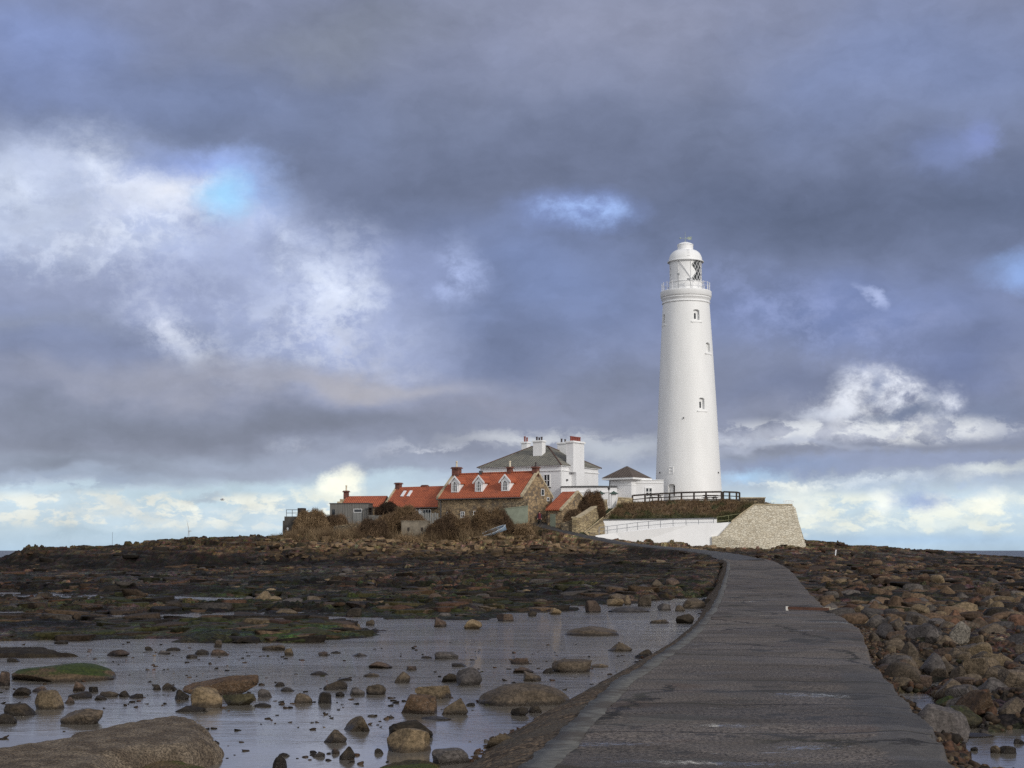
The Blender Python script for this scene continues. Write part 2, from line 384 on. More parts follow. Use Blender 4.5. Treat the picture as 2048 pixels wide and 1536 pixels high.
# ------------------------------------------------------------------ materials
class MT:
    def __init__(s, name, rough=.7, base=None, spec=.5):
        s.m = bpy.data.materials.new(name); s.m.use_nodes = True; s.t = s.m.node_tree
        s.b = s.t.nodes['Principled BSDF']; s.set('Roughness', rough); s.b.inputs['Specular IOR Level'].default_value = spec
        if base: s.set('Base Color', (*base, 1))
        s.l = s.t.links.new; s._tc = None
    def n(s, t, **kw):
        n = s.t.nodes.new(t)
        for k, v in kw.items(): setattr(n, k, v)
        return n
    def plug(s, sock, v):
        if isinstance(v, (int, float)): sock.default_value = v
        elif isinstance(v, tuple): sock.default_value = v if len(v) == 4 or sock.type != 'RGBA' else (*v, 1)
        else: s.l(v, sock)
    def set(s, k, v): s.plug(s.b.inputs[k], v)
    def co(s, kind='Object', sc=(1, 1, 1), rot=(0, 0, 0)):
        if s._tc is None: s._tc = s.n('ShaderNodeTexCoord'); s._geo = s.n('ShaderNodeNewGeometry')
        src = s._geo.outputs['Position'] if kind == 'World' else s._tc.outputs[kind]
        mp = s.n('ShaderNodeMapping'); mp.inputs['Scale'].default_value = sc; mp.inputs['Rotation'].default_value = rot
        s.l(src, mp.inputs[0]); return mp.outputs[0]
    def noise(s, co, scale=1, det=5, rough=.55, dist=0, out='Fac'):
        n = s.n('ShaderNodeTexNoise'); s.l(co, n.inputs['Vector'])
        for k, v in (('Scale', scale), ('Detail', det), ('Roughness', rough), ('Distortion', dist)): n.inputs[k].default_value = v
        return n.outputs[out]
    def vor(s, co, scale=1, feat='F1', out='Distance', rnd=1.):
        n = s.n('ShaderNodeTexVoronoi', feature=feat); s.l(co, n.inputs['Vector']); n.inputs['Scale'].default_value = scale
        n.inputs['Randomness'].default_value = rnd; return n.outputs[out]
    def mr(s, v, a, b, c=0., d=1., smooth=True):
        n = s.n('ShaderNodeMapRange', interpolation_type='SMOOTHSTEP' if smooth else 'LINEAR'); s.l(v, n.inputs[0])
        for i, x in enumerate((a, b, c, d)): n.inputs[i + 1].default_value = x
        return n.outputs[0]
    def mth(s, op, a, b=0.):
        n = s.n('ShaderNodeMath', operation=op); s.plug(n.inputs[0], a); s.plug(n.inputs[1], b); return n.outputs[0]
    def mix(s, f, a, b, bt='MIX'):
        n = s.n('ShaderNodeMix', data_type='RGBA', blend_type=bt); s.plug(n.inputs[0], f); s.plug(n.inputs[6], a); s.plug(n.inputs[7], b); return n.outputs[2]
    def bump(s, h, strength=.5, dist=.02, normal=None):
        n = s.n('ShaderNodeBump'); n.inputs['Strength'].default_value = strength; n.inputs['Distance'].default_value = dist
        s.l(h, n.inputs['Height'])
        if normal: s.l(normal, n.inputs['Normal'])
        s.l(n.outputs[0], s.b.inputs['Normal']); return n.outputs[0]
    def attr(s, name='Col', out='Color'):
        n = s.n('ShaderNodeAttribute'); n.attribute_name = name; return n.outputs[out]
    def rnd(s): return s.n('ShaderNodeObjectInfo').outputs['Random']
    def sep(s, co):
        n = s.n('ShaderNodeSeparateXYZ'); s.l(co, n.inputs[0]); return n.outputs

def plain(name, c, rough=.6, var=.25, scale=4.):
    M = MT(name, rough); k = M.noise(M.co(), scale, 5)
    M.set('Base Color', M.mix(M.mr(k, .3, .7), tuple(x * (1 - var) for x in c), tuple(min(1, x * (1 + var)) for x in c)))
    M.bump(k, .2, .02); return M.m
def paint(name, c=(.80, .80, .79), course=True, z=.33):
    M = MT(name, .55); co = M.co(sc=(1, 1, 1)); big = M.noise(M.co(sc=(.5, .5, .12)), 1.2, 6, .6)
    col = M.mix(M.mr(big, .35, .75), tuple(x * .93 for x in c), c)
    stain = M.noise(M.co(sc=(1.6, 1.6, .16)), 1.0, 8, .65)
    col = M.mix(M.mr(stain, .57, .8, 0, .26), col, (c[0] * .72, c[1] * .70, c[2] * .64))
    patch = M.noise(co, 2.6, 6, .6)
    col = M.mix(M.mr(patch, .60, .72, 0, .10), col, (c[0] * .8, c[1] * .8, c[2] * .82))
    M.set('Base Color', col)
    h = M.noise(co, 5, 6)
    if course:
        w = M.n('ShaderNodeTexWave', wave_type='BANDS', bands_direction='Z', wave_profile='SAW'); M.l(co, w.inputs[0]); w.inputs['Scale'].default_value = 1 / z / 3.14 * 1.0; w.inputs['Distortion'].default_value = .6
        h = M.mth('ADD', h, M.mth('MULTIPLY', w.outputs[0], .5))
    M.bump(h, .35, .03); return M.m
def rubble_wall(name, a, b, c, mortar, scale=1.6, zs=1.7, mort=.05):
    M = MT(name, .85); co0 = M.co(sc=(1, 1, zs)); wv = M.noise(co0, 2.5, 3, out='Color')
    ad = M.n('ShaderNodeMix', data_type='VECTOR'); ad.inputs[0].default_value = .12; M.l(co0, ad.inputs[4]); M.l(wv, ad.inputs[5]); co = ad.outputs[1]
    cid = M.vor(co, scale, 'F1', 'Color'); ed = M.vor(co, scale, 'DISTANCE_TO_EDGE')
    s = M.sep(cid); col = M.mix(M.mr(s[0], .2, .9), a, b); col = M.mix(M.mr(s[1], .72, .9), col, c)
    fine = M.noise(co0, 9, 6, .6); col = M.mix(M.mr(fine, .3, .75, 0, .55), col, tuple(x * .5 for x in a))
    big = M.noise(M.co(sc=(.3, .3, .5)), 1.5, 4); col = M.mix(M.mr(big, .45, .7, 0, .35), col, tuple(x * .55 for x in b))
    e = M.mr(ed, mort * .3, mort * 1.6, 1, 0); col = M.mix(M.mth('MULTIPLY', e, .8), col, mortar)
    M.set('Base Color', col); M.bump(M.mth('SUBTRACT', M.mth('MULTIPLY', fine, .4), e), .8, .05); return M.m
def tiles(name, a, b, dark, across=.28, up=.33):
    M = MT(name, .8); co = M.co(); sx = M.sep(co)
    row = M.mth('FRACT', M.mth('DIVIDE', sx[2], up * .62)); cl = M.mth('FRACT', M.mth('DIVIDE', sx[0], across))
    c1 = M.noise(M.co(sc=(3.2, .1, 4.6)), 1, 3, .7); c2 = M.noise(M.co(sc=(.5, .5, .8)), 1.2, 5, .6)
    col = M.mix(M.mr(c1, .35, .68), a, b); col = M.mix(M.mr(c2, .5, .72, 0, .6), col, dark)
    col = M.mix(M.mr(row, .0, .22, .6, 0), col, dark); col = M.mix(M.mr(cl, 0, .25, .35, 0), col, dark)
    M.set('Base Color', col); M.bump(M.mth('ADD', row, M.mth('SINE', M.mth('MULTIPLY', cl, 6.28))), .7, .05); return M.m

W_PAINT = paint('white_masonry_paint')
W_TRIM = paint('white_trim_paint', (.82, .82, .82), False)
W_HOUSE = paint('white_render', (.79, .79, .80))
W_WALL = paint('bright_white_limewash', (.84, .84, .85), False)
W_TOWER = paint('white_tower_paint', (.83, .83, .825), True, .42)
STONE = rubble_wall('sandstone_rubble', (.40, .285, .16), (.24, .165, .095), (.13, .10, .075), (.17, .135, .095), 2.1)
STONE_PALE = rubble_wall('pale_sandstone', (.72, .66, .53), (.64, .57, .44), (.52, .45, .33), (.38, .33, .25), 3.0, 1.7, .05)
STONE_COPE = plain('sandstone_coping', (.40, .33, .22), .85, .3, 2)
STONE_YELL = rubble_wall('yellow_sandstone', (.42, .33, .19), (.28, .21, .11), (.20, .15, .09), (.13, .10, .07), 1.8, 2.2, .05)
DRY = rubble_wall('dry_stone', (.26, .20, .12), (.15, .11, .07), (.09, .07, .05), (.02, .016, .012), 2.4, 2.2, .10)
RED = tiles('red_pantiles', (.43, .112, .046), (.30, .072, .032), (.17, .048, .026))
SLATE = tiles('lichened_slate', (.13, .125, .108), (.23, .215, .17), (.055, .05, .044), .4, .3)
SLATE_D = tiles('brown_slate', (.085, .066, .055), (.12, .092, .076), (.05, .038, .03), .4, .3)
BRICK = plain('sooty_brick', (.14, .055, .04), .85, .4, 5)
POT = plain('terracotta', (.22, .05, .035), .7, .2)
POT_D = plain('dark_clay_pot', (.05, .035, .035), .7, .2)
POT_C = plain('cream_clay_pot', (.62, .55, .42), .7, .1)
GLASS = MT('window_glass', .08, (.02, .024, .03)).m
DKWOOD = plain('tarred_timber', (.030, .022, .018), .75, .3)
LEAD = plain('dark_lead', (.07, .07, .072), .5, .2)
GREENP = plain('dark_green_paint', (.045, .075, .058), .6, .2)
SAGE = plain('sage_green_boards', (.17, .19, .145), .75, .12, 1.5)
CONC = plain('weathered_concrete', (.20, .17, .13), .9, .3, 1.3)
CONC_D = plain('dark_concrete', (.075, .068, .06), .9, .3, 1.3)
STEEL = plain('galvanised_steel', (.24, .25, .27), .45, .1)
WSTEEL = plain('white_painted_steel', (.75, .75, .76), .45, .05)
def boards(name, a, b, w=.16, ax=0):
    M = MT(name, .85); s = M.sep(M.co()); q = M.mth('DIVIDE', s[ax], w); fr = M.mth('FRACT', q)
    k = M.noise(M.co(sc=(6.3, 6.3, .3)), 1, 4, .7)
    col = M.mix(M.mr(k, .3, .7), a, b); col = M.mix(M.mr(fr, .0, .16, .75, 0), col, tuple(x * .3 for x in b)); M.set('Base Color', col)
    M.bump(M.mr(fr, 0, .16), .6, .03); return M.m
BOARD = boards('silvered_boards', (.20, .19, .175), (.115, .108, .10), .24)
BOARD_P = boards('pale_grey_boards', (.26, .26, .25), (.17, .17, .165), .2)
# ------------------------------------------------------------------ causeway line
zr_Y = [0, 60, 80, 100, 130, 150, 172, 185, 191, 200, 215]
zr_z = [.52, .52, .78, 1.05, 1.55, 2.05, 3.1, 4.2, 5.75, 6.3, 6.6]
def zroad(Y): return np.interp(Y, zr_Y, zr_z)
def on_road(px, py):
    lo, hi = 4., 160.
    d = ray(px, py)
    for _ in range(60):
        mid = (lo + hi) / 2
        if HC + d.z * mid / d.y > zroad(mid): lo = mid
        else: hi = mid
    return P(px, py, lo)
rows = [(2300, 700, 2420), (1760, 935, 2090), (1536, 1115, 1915), (1480, 1158, 1872), (1440, 1195, 1845), (1400, 1232, 1818), (1360, 1275, 1777), (1320, 1333, 1742),
        (1273, 1392, 1728), (1254, 1410, 1712), (1238, 1422, 1692), (1222, 1432, 1663), (1187, 1448, 1621), (1165, 1454, 1602),
        (1150, 1458, 1590), (1137, 1460, 1577), (1127, 1460, 1560), (1119, 1456, 1542)]
rl = [on_road(b, a) for a, b, c in rows]; rr = [on_road(c, a) for a, b, c in rows]
RY = np.array([p.y for p in rl]); RL = np.array([p.x for p in rl]); RR = np.array([p.x for p in rr])
def redge(Y): return np.interp(Y, RY, RL), np.interp(Y, RY, RR)
YEND = float(RY[-1])
_p0 = P(1499, 1117.5, YEND - 1.5); _p0.z = float(zroad(YEND - 1.5)) - .01
path_c = [_p0, P(1452, 1108, 152), P(1385, 1099, 163), P(1308, 1092.5, 171), P(1240, 1085, 178.5), P(1170, 1071, 185.5), P(1110, 1057, 189), P(1084, 1050, 191.3), P(1076, 1045, 193.6)]

# ------------------------------------------------------------------ the lie of the land (metres, looked up by bearing and distance)
tc_px = np.array([-350, 0, 75, 200, 370, 560, 700, 900, 1050, 1200, 1430, 1600, 1700, 1850, 2048, 2400.])
tY = np.array([0, 40, 60, 90, 130, 160, 171, 176, 183, 190, 197, 206, 216, 250, 330.])
T = np.array([
 [.10]*16,
 [.10,.10,.10,.10,.10,.10,.10,.10,.10,.10,.10,.16,.20,.20,.20,.20],
 [.12,.12,.12,.12,.12,.12,.12,.12,.12,.12,.14,.25,.28,.28,.28,.28],
 [.15,.15,.16,.18,.2,.25,.25,.25,.3,.4,.55,.45,.42,.4,.38,.35],
 [.2,.2,.2,.25,.3,.5,.6,.8,1.0,1.1,1.2,1.0,.85,.7,.6,.5],
 [.2,.2,.25,.3,.45,.9,1.15,1.5,1.7,1.8,1.8,1.7,1.4,1.05,.8,.6],
 [.25,.3,.5,.6,.8,1.2,1.55,1.95,2.15,2.4,2.3,2.1,1.7,1.15,.85,.65],
 [.4,.8,1.5,2.0,2.7,2.9,2.9,2.7,2.9,3.0,2.6,2.4,1.9,1.3,.9,.7],
 [.6,1.3,2.8,2.7,3.6,3.9,3.9,3.6,4.0,3.9,2.9,2.9,2.3,1.6,1.0,.75],
 [.7,1.4,3.2,2.9,4.1,4.3,4.6,4.5,5.0,4.7,3.2,3.4,2.8,1.9,1.15,.8],
 [.7,1.3,3.1,2.9,4.3,4.5,5.4,5.3,5.9,5.6,4.5,3.8,3.1,2.1,1.25,.85],
 [.5,.8,1.8,2.6,4.2,4.6,6.2,6.5,6.8,8.0,8.5,3.9,3.2,2.3,1.3,.9],
 [0,.2,.8,1.8,3.9,4.5,6.6,7.2,8.2,9.5,9.6,3.3,3.1,2.35,1.35,.9],
 [-1,-1,-1,-.5,1.0,3.0,4.0,5.0,6.0,7.0,7.0,1.5,2.0,2.0,1.2,.6],
 [-2.5]*16])
def table(X, Y):
    px = np.clip(1024 + X / np.maximum(Y, 1) * F, -350, 2399.9)
    Yc = np.clip(Y, 0, 329.9)
    i = np.clip(np.searchsorted(tY, Yc, 'right') - 1, 0, len(tY) - 2); j = np.clip(np.searchsorted(tc_px, px, 'right') - 1, 0, 14)
    u = (Yc - tY[i]) / (tY[i + 1] - tY[i]); v = (px - tc_px[j]) / (tc_px[j + 1] - tc_px[j])
    return (T[i, j] * (1 - v) + T[i, j + 1] * v) * (1 - u) + (T[i + 1, j] * (1 - v) + T[i + 1, j + 1] * v) * u
def poly_sd(X, Y, pts):
    """signed distance, negative inside"""
    d = np.full(X.shape, 1e9); ins = np.zeros(X.shape, bool); n = len(pts)
    for k in range(n):
        ax, ay = pts[k]; bx, by = pts[(k + 1) % n]
        ex, ey = bx - ax, by - ay; wx, wy = X - ax, Y - ay
        t = np.clip((wx * ex + wy * ey) / (ex * ex + ey * ey + 1e-12), 0, 1)
        d = np.minimum(d, np.hypot(wx - ex * t, wy - ey * t))
        c = ((ay > Y) != (by > Y)) & (X < (bx - ax) * (Y - ay) / (by - ay + 1e-12) + ax)
        ins ^= c
    return np.where(ins, -d, d)
def gp(L): return [tuple(G(a, b)[:2]) for a, b in L]
POOL = gp([(-500, 1292), (0, 1285), (130, 1281), (330, 1279), (520, 1285), (650, 1285), (735, 1276), (765, 1262), (735, 1248), (800, 1240), (860, 1238), (960, 1242), (1000, 1228), (1130, 1224), (1180, 1212), (1300, 1205), (1330, 1197), (1450, 1194),
           (1410, 1235), (1330, 1290), (1260, 1345), (1190, 1392), (1120, 1442), (1060, 1474), (985, 1536), (880, 1640), (500, 1900), (-900, 1900)])
CHAN = gp([(315, 1231), (420, 1229), (520, 1231), (620, 1233), (740, 1236), (790, 1245), (740, 1249), (640, 1243), (560, 1240), (420, 1238)])
PR = [gp(q) for q in [[(1800, 1386), (1850, 1388), (1895, 1440), (1850, 1442), (1820, 1415)], [(1850, 1368), (1880, 1366), (1915, 1378), (1880, 1382)],
      [(1832, 1326), (1860, 1324), (1868, 1338), (1840, 1345)], [(1925, 1470), (2060, 1462), (2080, 1560), (1960, 1560), (1930, 1500)], [(1985, 1420), (2020, 1418), (2030, 1445), (2005, 1450)], [(1676, 1214), (1700, 1212), (1705, 1222), (1684, 1224)], [(1915, 1450), (1960, 1448), (1955, 1470), (1922, 1470)]]]
SPIT = gp([(330, 1252), (420, 1243), (560, 1246), (640, 1247), (720, 1252), (748, 1268), (700, 1277), (600, 1284), (350, 1284)])
def path_field(X, Y):
    d = np.full(X.shape, 1e9); z = np.zeros(X.shape)
    for a, b in zip(path_c[:-1], path_c[1:]):
        ex, ey = b.x - a.x, b.y - a.y
        t = np.clip(((X - a.x) * ex + (Y - a.y) * ey) / (ex * ex + ey * ey), 0, 1)
        dd = np.hypot(X - a.x - ex * t, Y - a.y - ey * t); c = dd < d
        d = np.where(c, dd, d); z = np.where(c, a.z + (b.z - a.z) * t, z)
    return d, z
def ground(X, Y, detail=True, full=False):
    X = np.asarray(X, float); Y = np.asarray(Y, float)
    w1 = fbm(X * .25 + 3, Y * .18, 4, 5) - .5
    Yw = Y + w1 * 9 * sstep(20, 120, Y); Xw = X + (fbm(X * .3, Y * .3 + 9, 3, 8) - .5) * 4 * sstep(20, 120, Y)
    h = table(Xw, Yw)
    px = 1024 + X / np.maximum(Y, 1) * F
    isl = sstep(1.9, 3.4, h) * (Y > 150)
    lx, rx = redge(Y)
    # ledges: gently dipping beds broken into steps
    bed = fbm(X * .09 + Y * .02, Y * .16, 5, 21) * 1.0
    q = bed * 9 + X * .02; st = np.floor(q) + sstep(.72, .96, q - np.floor(q))
    led = (st / 9 - .5) * .9
    far = sstep(45, 80, Y)
    h = h + led * (.22 + .95 * far) * (1 - .35 * isl)
    if detail:
        f1, f2, cid = worley(X * .75, Y * .75, 31)
        bl = sstep(.02, .35, f2 - f1) * (.35 + .65 * cid)
        rubble = sstep(.42, .62, fbm(X * .12 + 20, Y * .12, 3, 44))
        h = h + (bl - .45) * .42 * rubble * (.35 + .65 * far) * (1 - .3 * isl)
        g1, g2, gid = worley(X * 2.1 + .3, Y * 2.1, 37)
        h = h + (sstep(.02, .4, g2 - g1) * gid - .4) * .12 * (.5 + .5 * rubble)
        # bedding ribs on the island's cliff
        rib = fbm(X * .5, (h * 2.6 + X * .04) , 3, 61)
        h = h + isl * (rib - .5) * .55 + isl * (fbm(X * .7, Y * .7, 4, 71) - .5) * .7
        # thick sandstone beds stand out as steps on the island
        sb = .62; hq = (h + (fbm(X * .16, Y * .3, 4, 65) - .5) * 1.1 + X * .012) / sb; fr_ = hq - np.floor(hq)
        hs_ = (np.floor(hq) + sstep(.60, .92, fr_)) * sb - (fbm(X * .16, Y * .3, 4, 65) - .5) * 1.1 - X * .012
        h = h + (hs_ - h) * isl * .85
        h = h + (fbm(X * 1.3, Y * 1.3, 5, 51) - .5) * .22 * sstep(12, 60, Y) + (fbm(X * 6, Y * 6, 3, 53) - .5) * .05
    # pools
    sd = poly_sd(X, Y, POOL) + (fbm(X * .8, Y * .5, 4, 91) - .5) * (1.0 + Y * .035)
    sd = np.minimum(sd, poly_sd(X, Y, CHAN) + (fbm(X * .8, Y * .5, 3, 92) - .5) * 1.5)
    sdr = np.full(X.shape, 9.)
    near = (X > 2) & (Y < 75)
    if near.any():
        v = np.full(near.sum(), 9.)
        for q_ in PR: v = np.minimum(v, poly_sd(X[near], Y[near], q_))
        sdr[near] = v + (fbm(X[near] * 2.2, Y[near] * 2.2, 3, 93) - .5) * .5
    sp = poly_sd(X, Y, SPIT) + (fbm(X * .8, Y * .6, 4, 95) - .5) * 1.6
    pool = sstep(.9, -.7, sd)
    h = h * (1 - pool) + (-.22 + .10 * (fbm(X * .9, Y * .5, 4, 97) - .35)) * pool
    edge = sstep(6, .5, sd) * (1 - pool)
    h = np.where((Y < 90), h * (1 - .45 * edge) + .02 * edge, h)
    h = h * (1 - sstep(.25, -.15, sdr)) - .12 * sstep(.25, -.15, sdr)
    onspit = sstep(.6, -1.2, sp)
    h = np.where(onspit > 0, np.maximum(h, onspit * (.22 + .35 * (fbm(X * .7, Y * .5, 4, 99) - .3)) - .06), h)
    # causeway bed
    zr = zroad(Y)
    inside = (Y < YEND + 2)
    dl = lx - X; dr = X - rx
    asc = np.interp(Y, [18, 50], [1., .5]); dl = np.where(dl > 0, dl / asc, dl)
    out_l = np.clip(dl / 1.9, 0, 1)
    bedz = np.where(dl > 0, zr - .12 - (zr + .20 + .0 * X) * sstep(0, 1, out_l), np.where(dr > 0, zr - .30 - np.clip(dr, 0, 1.2) * .12, zr - .25))
    wgt = np.where(dl > 0, sstep(1.9, 1.1, dl), np.where(dr > 0, sstep(1.6, .6, dr), 1.)) * inside
    h2 = h * (1 - wgt) + bedz * wgt
    h2 = np.where((dl > 0) & (dl < 1.9) & inside, np.minimum(h2, np.maximum(bedz, h)), h2)
    h = np.where(inside, h2, h)
    wet_r = sstep(.28, -.05, sdr) * (dr > .05)
    h = h * (1 - wet_r) - .10 * wet_r
    pd, pz = path_field(X, Y)
    wp = sstep(2.9, 1.5, pd) * (Y > 118)
    h = h * (1 - wp) + (pz - .10) * wp
    if full: return h, isl, sd, sdr, onspit, wp, dl, dr, px
    return h

# ------------------------------------------------------------------ reef and island, one sheet
ys = [5.]
while ys[-1] < 262: ys.append(ys[-1] + min(.24 if ys[-1] < 200 else .8, max(.012, ys[-1] ** 2 * .00035)))
ys += [275, 300, 330, 380]
ys = np.array(ys); us = np.concatenate([np.linspace(-1.7, -.46, 40), np.linspace(-.44, .44, 1240), np.linspace(.46, 1.7, 40)])
YY = np.repeat(ys, len(us)); XX = (ys[:, None] * us[None]).ravel()
hh, isl, sd, sdr, onspit, wp, dl, dr, pxx = ground(XX, YY, True, True)
def c3(*c): return np.array(c)[None]
def lerp(a, b, t): return a * (1 - t[:, None]) + b * t[:, None]
nA = fbm(XX * .5, YY * .5, 5, 101); nB = fbm(XX * .11 + 7, YY * .09, 4, 103); nC = fbm(XX * 3, YY * 3, 3, 107); nD = fbm(XX * .23, YY * .12 + 5, 4, 109)
f1, f2, cid = worley(XX * .75, YY * .75, 31); g1, g2, gid = worley(XX * 2.1 + .3, YY * 2.1, 37)
col = lerp(c3(.038, .027, .018), c3(.088, .058, .036), sstep(.3, .7, nA))
col = lerp(col, c3(.062, .055, .050), sstep(.5, .62, nD) * .6)
col = lerp(col, c3(.150, .100, .060), (cid > .80) * .6 * sstep(.06, .2, f2 - f1))
col = lerp(col, c3(.070, .064, .060), ((cid > .5) & (cid < .6)) * .6)
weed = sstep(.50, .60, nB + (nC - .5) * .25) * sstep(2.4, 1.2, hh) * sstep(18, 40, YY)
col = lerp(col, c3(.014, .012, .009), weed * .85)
algae = sstep(.51, .59, fbm(XX * .17, YY * .22, 4, 113) + (nC - .5) * .2) * sstep(150, 90, YY) * sstep(22, 34, YY) * (hh > .03)
col = lerp(col, c3(.034, .044, .012), algae * .62 * np.where(XX > redge(YY)[1], .25, 1.))
col = lerp(col, c3(.030, .050, .010), onspit * sstep(.40, .56, fbm(XX * .45, YY * .4, 3, 117)) * .9)
col = lerp(col, c3(.016, .014, .010), np.clip(onspit - sstep(.40, .56, fbm(XX * .45, YY * .4, 3, 117)), 0, 1) * .6)
grey = sstep(100, 125, YY) * sstep(170, 158, YY) * sstep(900, 500, pxx) * sstep(.40, .58, nD + .05)
col = lerp(col, c3(.062, .060, .060), grey * .8)
tan = isl * sstep(400, 620, pxx + (nA - .5) * 300) * sstep(2.1, 2.9, hh + (nA - .5) * 1.2)
col = lerp(col, lerp(c3(.15, .105, .060), c3(.28, .20, .12), sstep(.35, .65, nC)), tan * .9)
darkc = isl * sstep(620, 400, pxx) * sstep(2.6, 1.5, hh + (nA - .5) * 1.8)
col = lerp(col, c3(.014, .011, .009), darkc * .85)
brn = isl * sstep(620, 420, pxx) * sstep(1.8, 3.2, hh + (nA - .5))
col = lerp(col, c3(.100, .068, .040), brn * .85)
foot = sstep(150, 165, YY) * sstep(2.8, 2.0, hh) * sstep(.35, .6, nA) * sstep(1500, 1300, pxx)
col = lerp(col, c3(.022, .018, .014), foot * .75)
grass = isl * sstep(184, 190, YY) * sstep(.38, .55, nB + .1)
col = lerp(col, c3(.075, .056, .026), grass * .8)
col = col * (.42 + 1.15 * ((cid * 7.3) % 1))[:, None] * (.66 + .68 * gid)[:, None]
col = col * (.55 + .9 * sstep(.3, .7, fbm(XX * .5, hh * 5 + YY * .1, 4, 119)))[:, None]
crevice_shade = sstep(.10, .02, f2 - f1) * .75 + sstep(.09, .02, g2 - g1) * .4  # occlusion shade painted into the vertex colour of the gaps between stones
col = lerp(col, c3(.010, .008, .006), np.clip(crevice_shade, 0, 1) * .75)
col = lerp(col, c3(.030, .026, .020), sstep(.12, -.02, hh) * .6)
shing = sstep(2.2, .6, np.where(dl > 0, dl, 9)) * (YY < 70) + sstep(1.6, .4, np.where(dr > 0, dr, 9)) * (YY < 90)
col = lerp(col, lerp(c3(.085, .055, .036), c3(.14, .10, .065), sstep(.4, .6, gid)), np.clip(shing, 0, 1) * .7)
col = col * (.72 + .56 * fbm(XX * 9, YY * 9, 2, 131))[:, None] * (1 + .25 * sstep(1500, 1650, pxx))[:, None]

M = MT('wet_reef_rock', .6, spec=.12); va = M.attr('Col'); co = M.co('World')
n1 = M.noise(co, 3.2, 8, .65); n2 = M.noise(M.co('World', (1, 1, 3.0)), 9, 7, .65); vv = M.vor(co, 6.5, 'DISTANCE_TO_EDGE'); v2 = M.vor(M.co('World', (1, 1, 1.4)), 2.2, 'F1', 'Color')
k = M.mix(1.0, va, M.mix(M.mr(n2, .30, .72), (.45, .45, .45), (1.75, 1.68, 1.60)), 'MULTIPLY')
k = M.mix(M.mr(vv, .0, .09, .6, 0), k, (.012, .010, .008))
k = M.mix(.35, k, M.mix(1.0, k, v2, 'MULTIPLY'))
M.set('Base Color', k)
M.set('Roughness', M.mr(n1, .3, .7, .45, .9))
b1 = M.bump(M.mth('ADD', n1, M.mth('MULTIPLY', M.mr(vv, 0, .25), .35)), .9, .16)
M.bump(n2, .7, .05, b1)
REEF = M.m
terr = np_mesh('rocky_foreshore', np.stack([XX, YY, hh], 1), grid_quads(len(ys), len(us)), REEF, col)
tag(terr, None, None, None, 'structure')
del nA, nB, nC, nD, f1, f2, g1, g2
# mainland side under and behind the viewer
mb = MB(); mb.box(-300, -300, -1.5, 300, 4.99, -.05); tag(mb.build('shore_ground', REEF), None, None, None, 'structure')

# ------------------------------------------------------------------ water
M = MT('pool_water', .03); M.set('Base Color', (.135, .120, .100)); M.b.inputs['IOR'].default_value = 1.75
w1 = M.noise(M.co('World', (1.0, 2.2, 1)), 2.0, 4, .6, .3); w2 = M.noise(M.co('World', (1, 3.0, 1)), 7.5, 4, .55, .4)
calm = M.mr(M.noise(M.co('World', (.10, .22, 1)), 1, 3), .38, .62)
sy = M.sep(M.co('World')); calm2 = M.mth('MULTIPLY', M.mth('ADD', M.mth('MULTIPLY', calm, .6), .4), M.mr(sy[1], 20, 38, .3, 3.6))
w0 = M.noise(M.co('World', (.55, 1.1, 1)), 1.1, 3, .6, .5)
hgt = M.mth('MULTIPLY', M.mth('ADD', M.mth('ADD', w1, M.mth('MULTIPLY', w0, 2.2)), M.mth('MULTIPLY', w2, .55)), calm2)
M.bump(hgt, .42, .045)
WATER = M.m
mb = MB(); mb.box(-120, 4.99, -.9, 120, 112, 0.0)
tag(mb.build('pool_water', WATER), None, None, None, 'structure')
M = MT('north_sea', .32); M.set('Base Color', (.055, .062, .066))
M.bump(M.noise(M.co('World', (.05, .16, 1)), 1, 6, .6), 1.0, 1.4)
M.set('Base Color', M.mix(M.mr(M.noise(M.co('World', (.004, .03, 1)), 1, 5), .35, .65), (.050, .056, .060), (.085, .092, .095)))
me = bpy.data.meshes.new('sea'); me.from_pydata([(-60000, 112, -.85), (60000, 112, -.85), (60000, 60000, -.85), (-60000, 60000, -.85)], [], [(0, 1, 2, 3)]); me.materials.append(M.m)
o = bpy.data.objects.new('sea', me); COL.objects.link(o); tag(o, None, None, None, 'structure')

# ------------------------------------------------------------------ causeway
yy = [6.]
while yy[-1] < YEND: yy.append(yy[-1] + max(.04, yy[-1] ** 2 * .00035))
yy = np.array(yy); nu = 90; U = np.linspace(0, 1, nu)
lx, rx = redge(yy)
jr = (fbm(yy * 1.1, yy * 0 + 3, 6, 201, .62) - .5) * .24; jl = (fbm(yy * 1.7, yy * 0 + 8, 3, 205) - .5) * .06
Xr = (lx + jl)[:, None] + (rx + jr - lx - jl)[:, None] * U[None]; Yr = np.repeat(yy[:, None], nu, 1)
slab = np.interp(yy, [0, 300], [0, 1])
Zr = zroad(Yr) + (fbm(Xr * .35, Yr * .22, 4, 203) - .5) * .10 + (fbm(Xr * 2.5, Yr * 2.5, 3, 207) - .5) * .012 - .03 * sstep(.9, 1, U)[None] + .0 * Xr
V = np.stack([Xr.ravel(), Yr.ravel(), Zr.ravel()], 1)
nb = len(V); side_r = V.reshape(len(yy), nu, 3)[:, -1].copy(); side_r[:, 2] -= .75; side_r[:, 0] += .10 + .12 * fbm(yy * 2, yy * 0, 3, 210)
V = np.concatenate([V, side_r]); Q = grid_quads(len(yy), nu)
a = np.arange(len(yy) - 1); Q = np.concatenate([Q, np.stack([a * nu + nu - 1, nb + a, nb + a + 1, (a + 1) * nu + nu - 1], 1)])
uv = np.concatenate([np.stack([np.repeat(U[None], len(yy), 0).ravel(), Yr.ravel()], 1), np.stack([np.ones(len(yy)) * 1.05, yy], 1)])
M = MT('worn_wet_tarmac', .6, spec=.2); co = M.co('World'); uvs = M.sep(M.co('UV'))
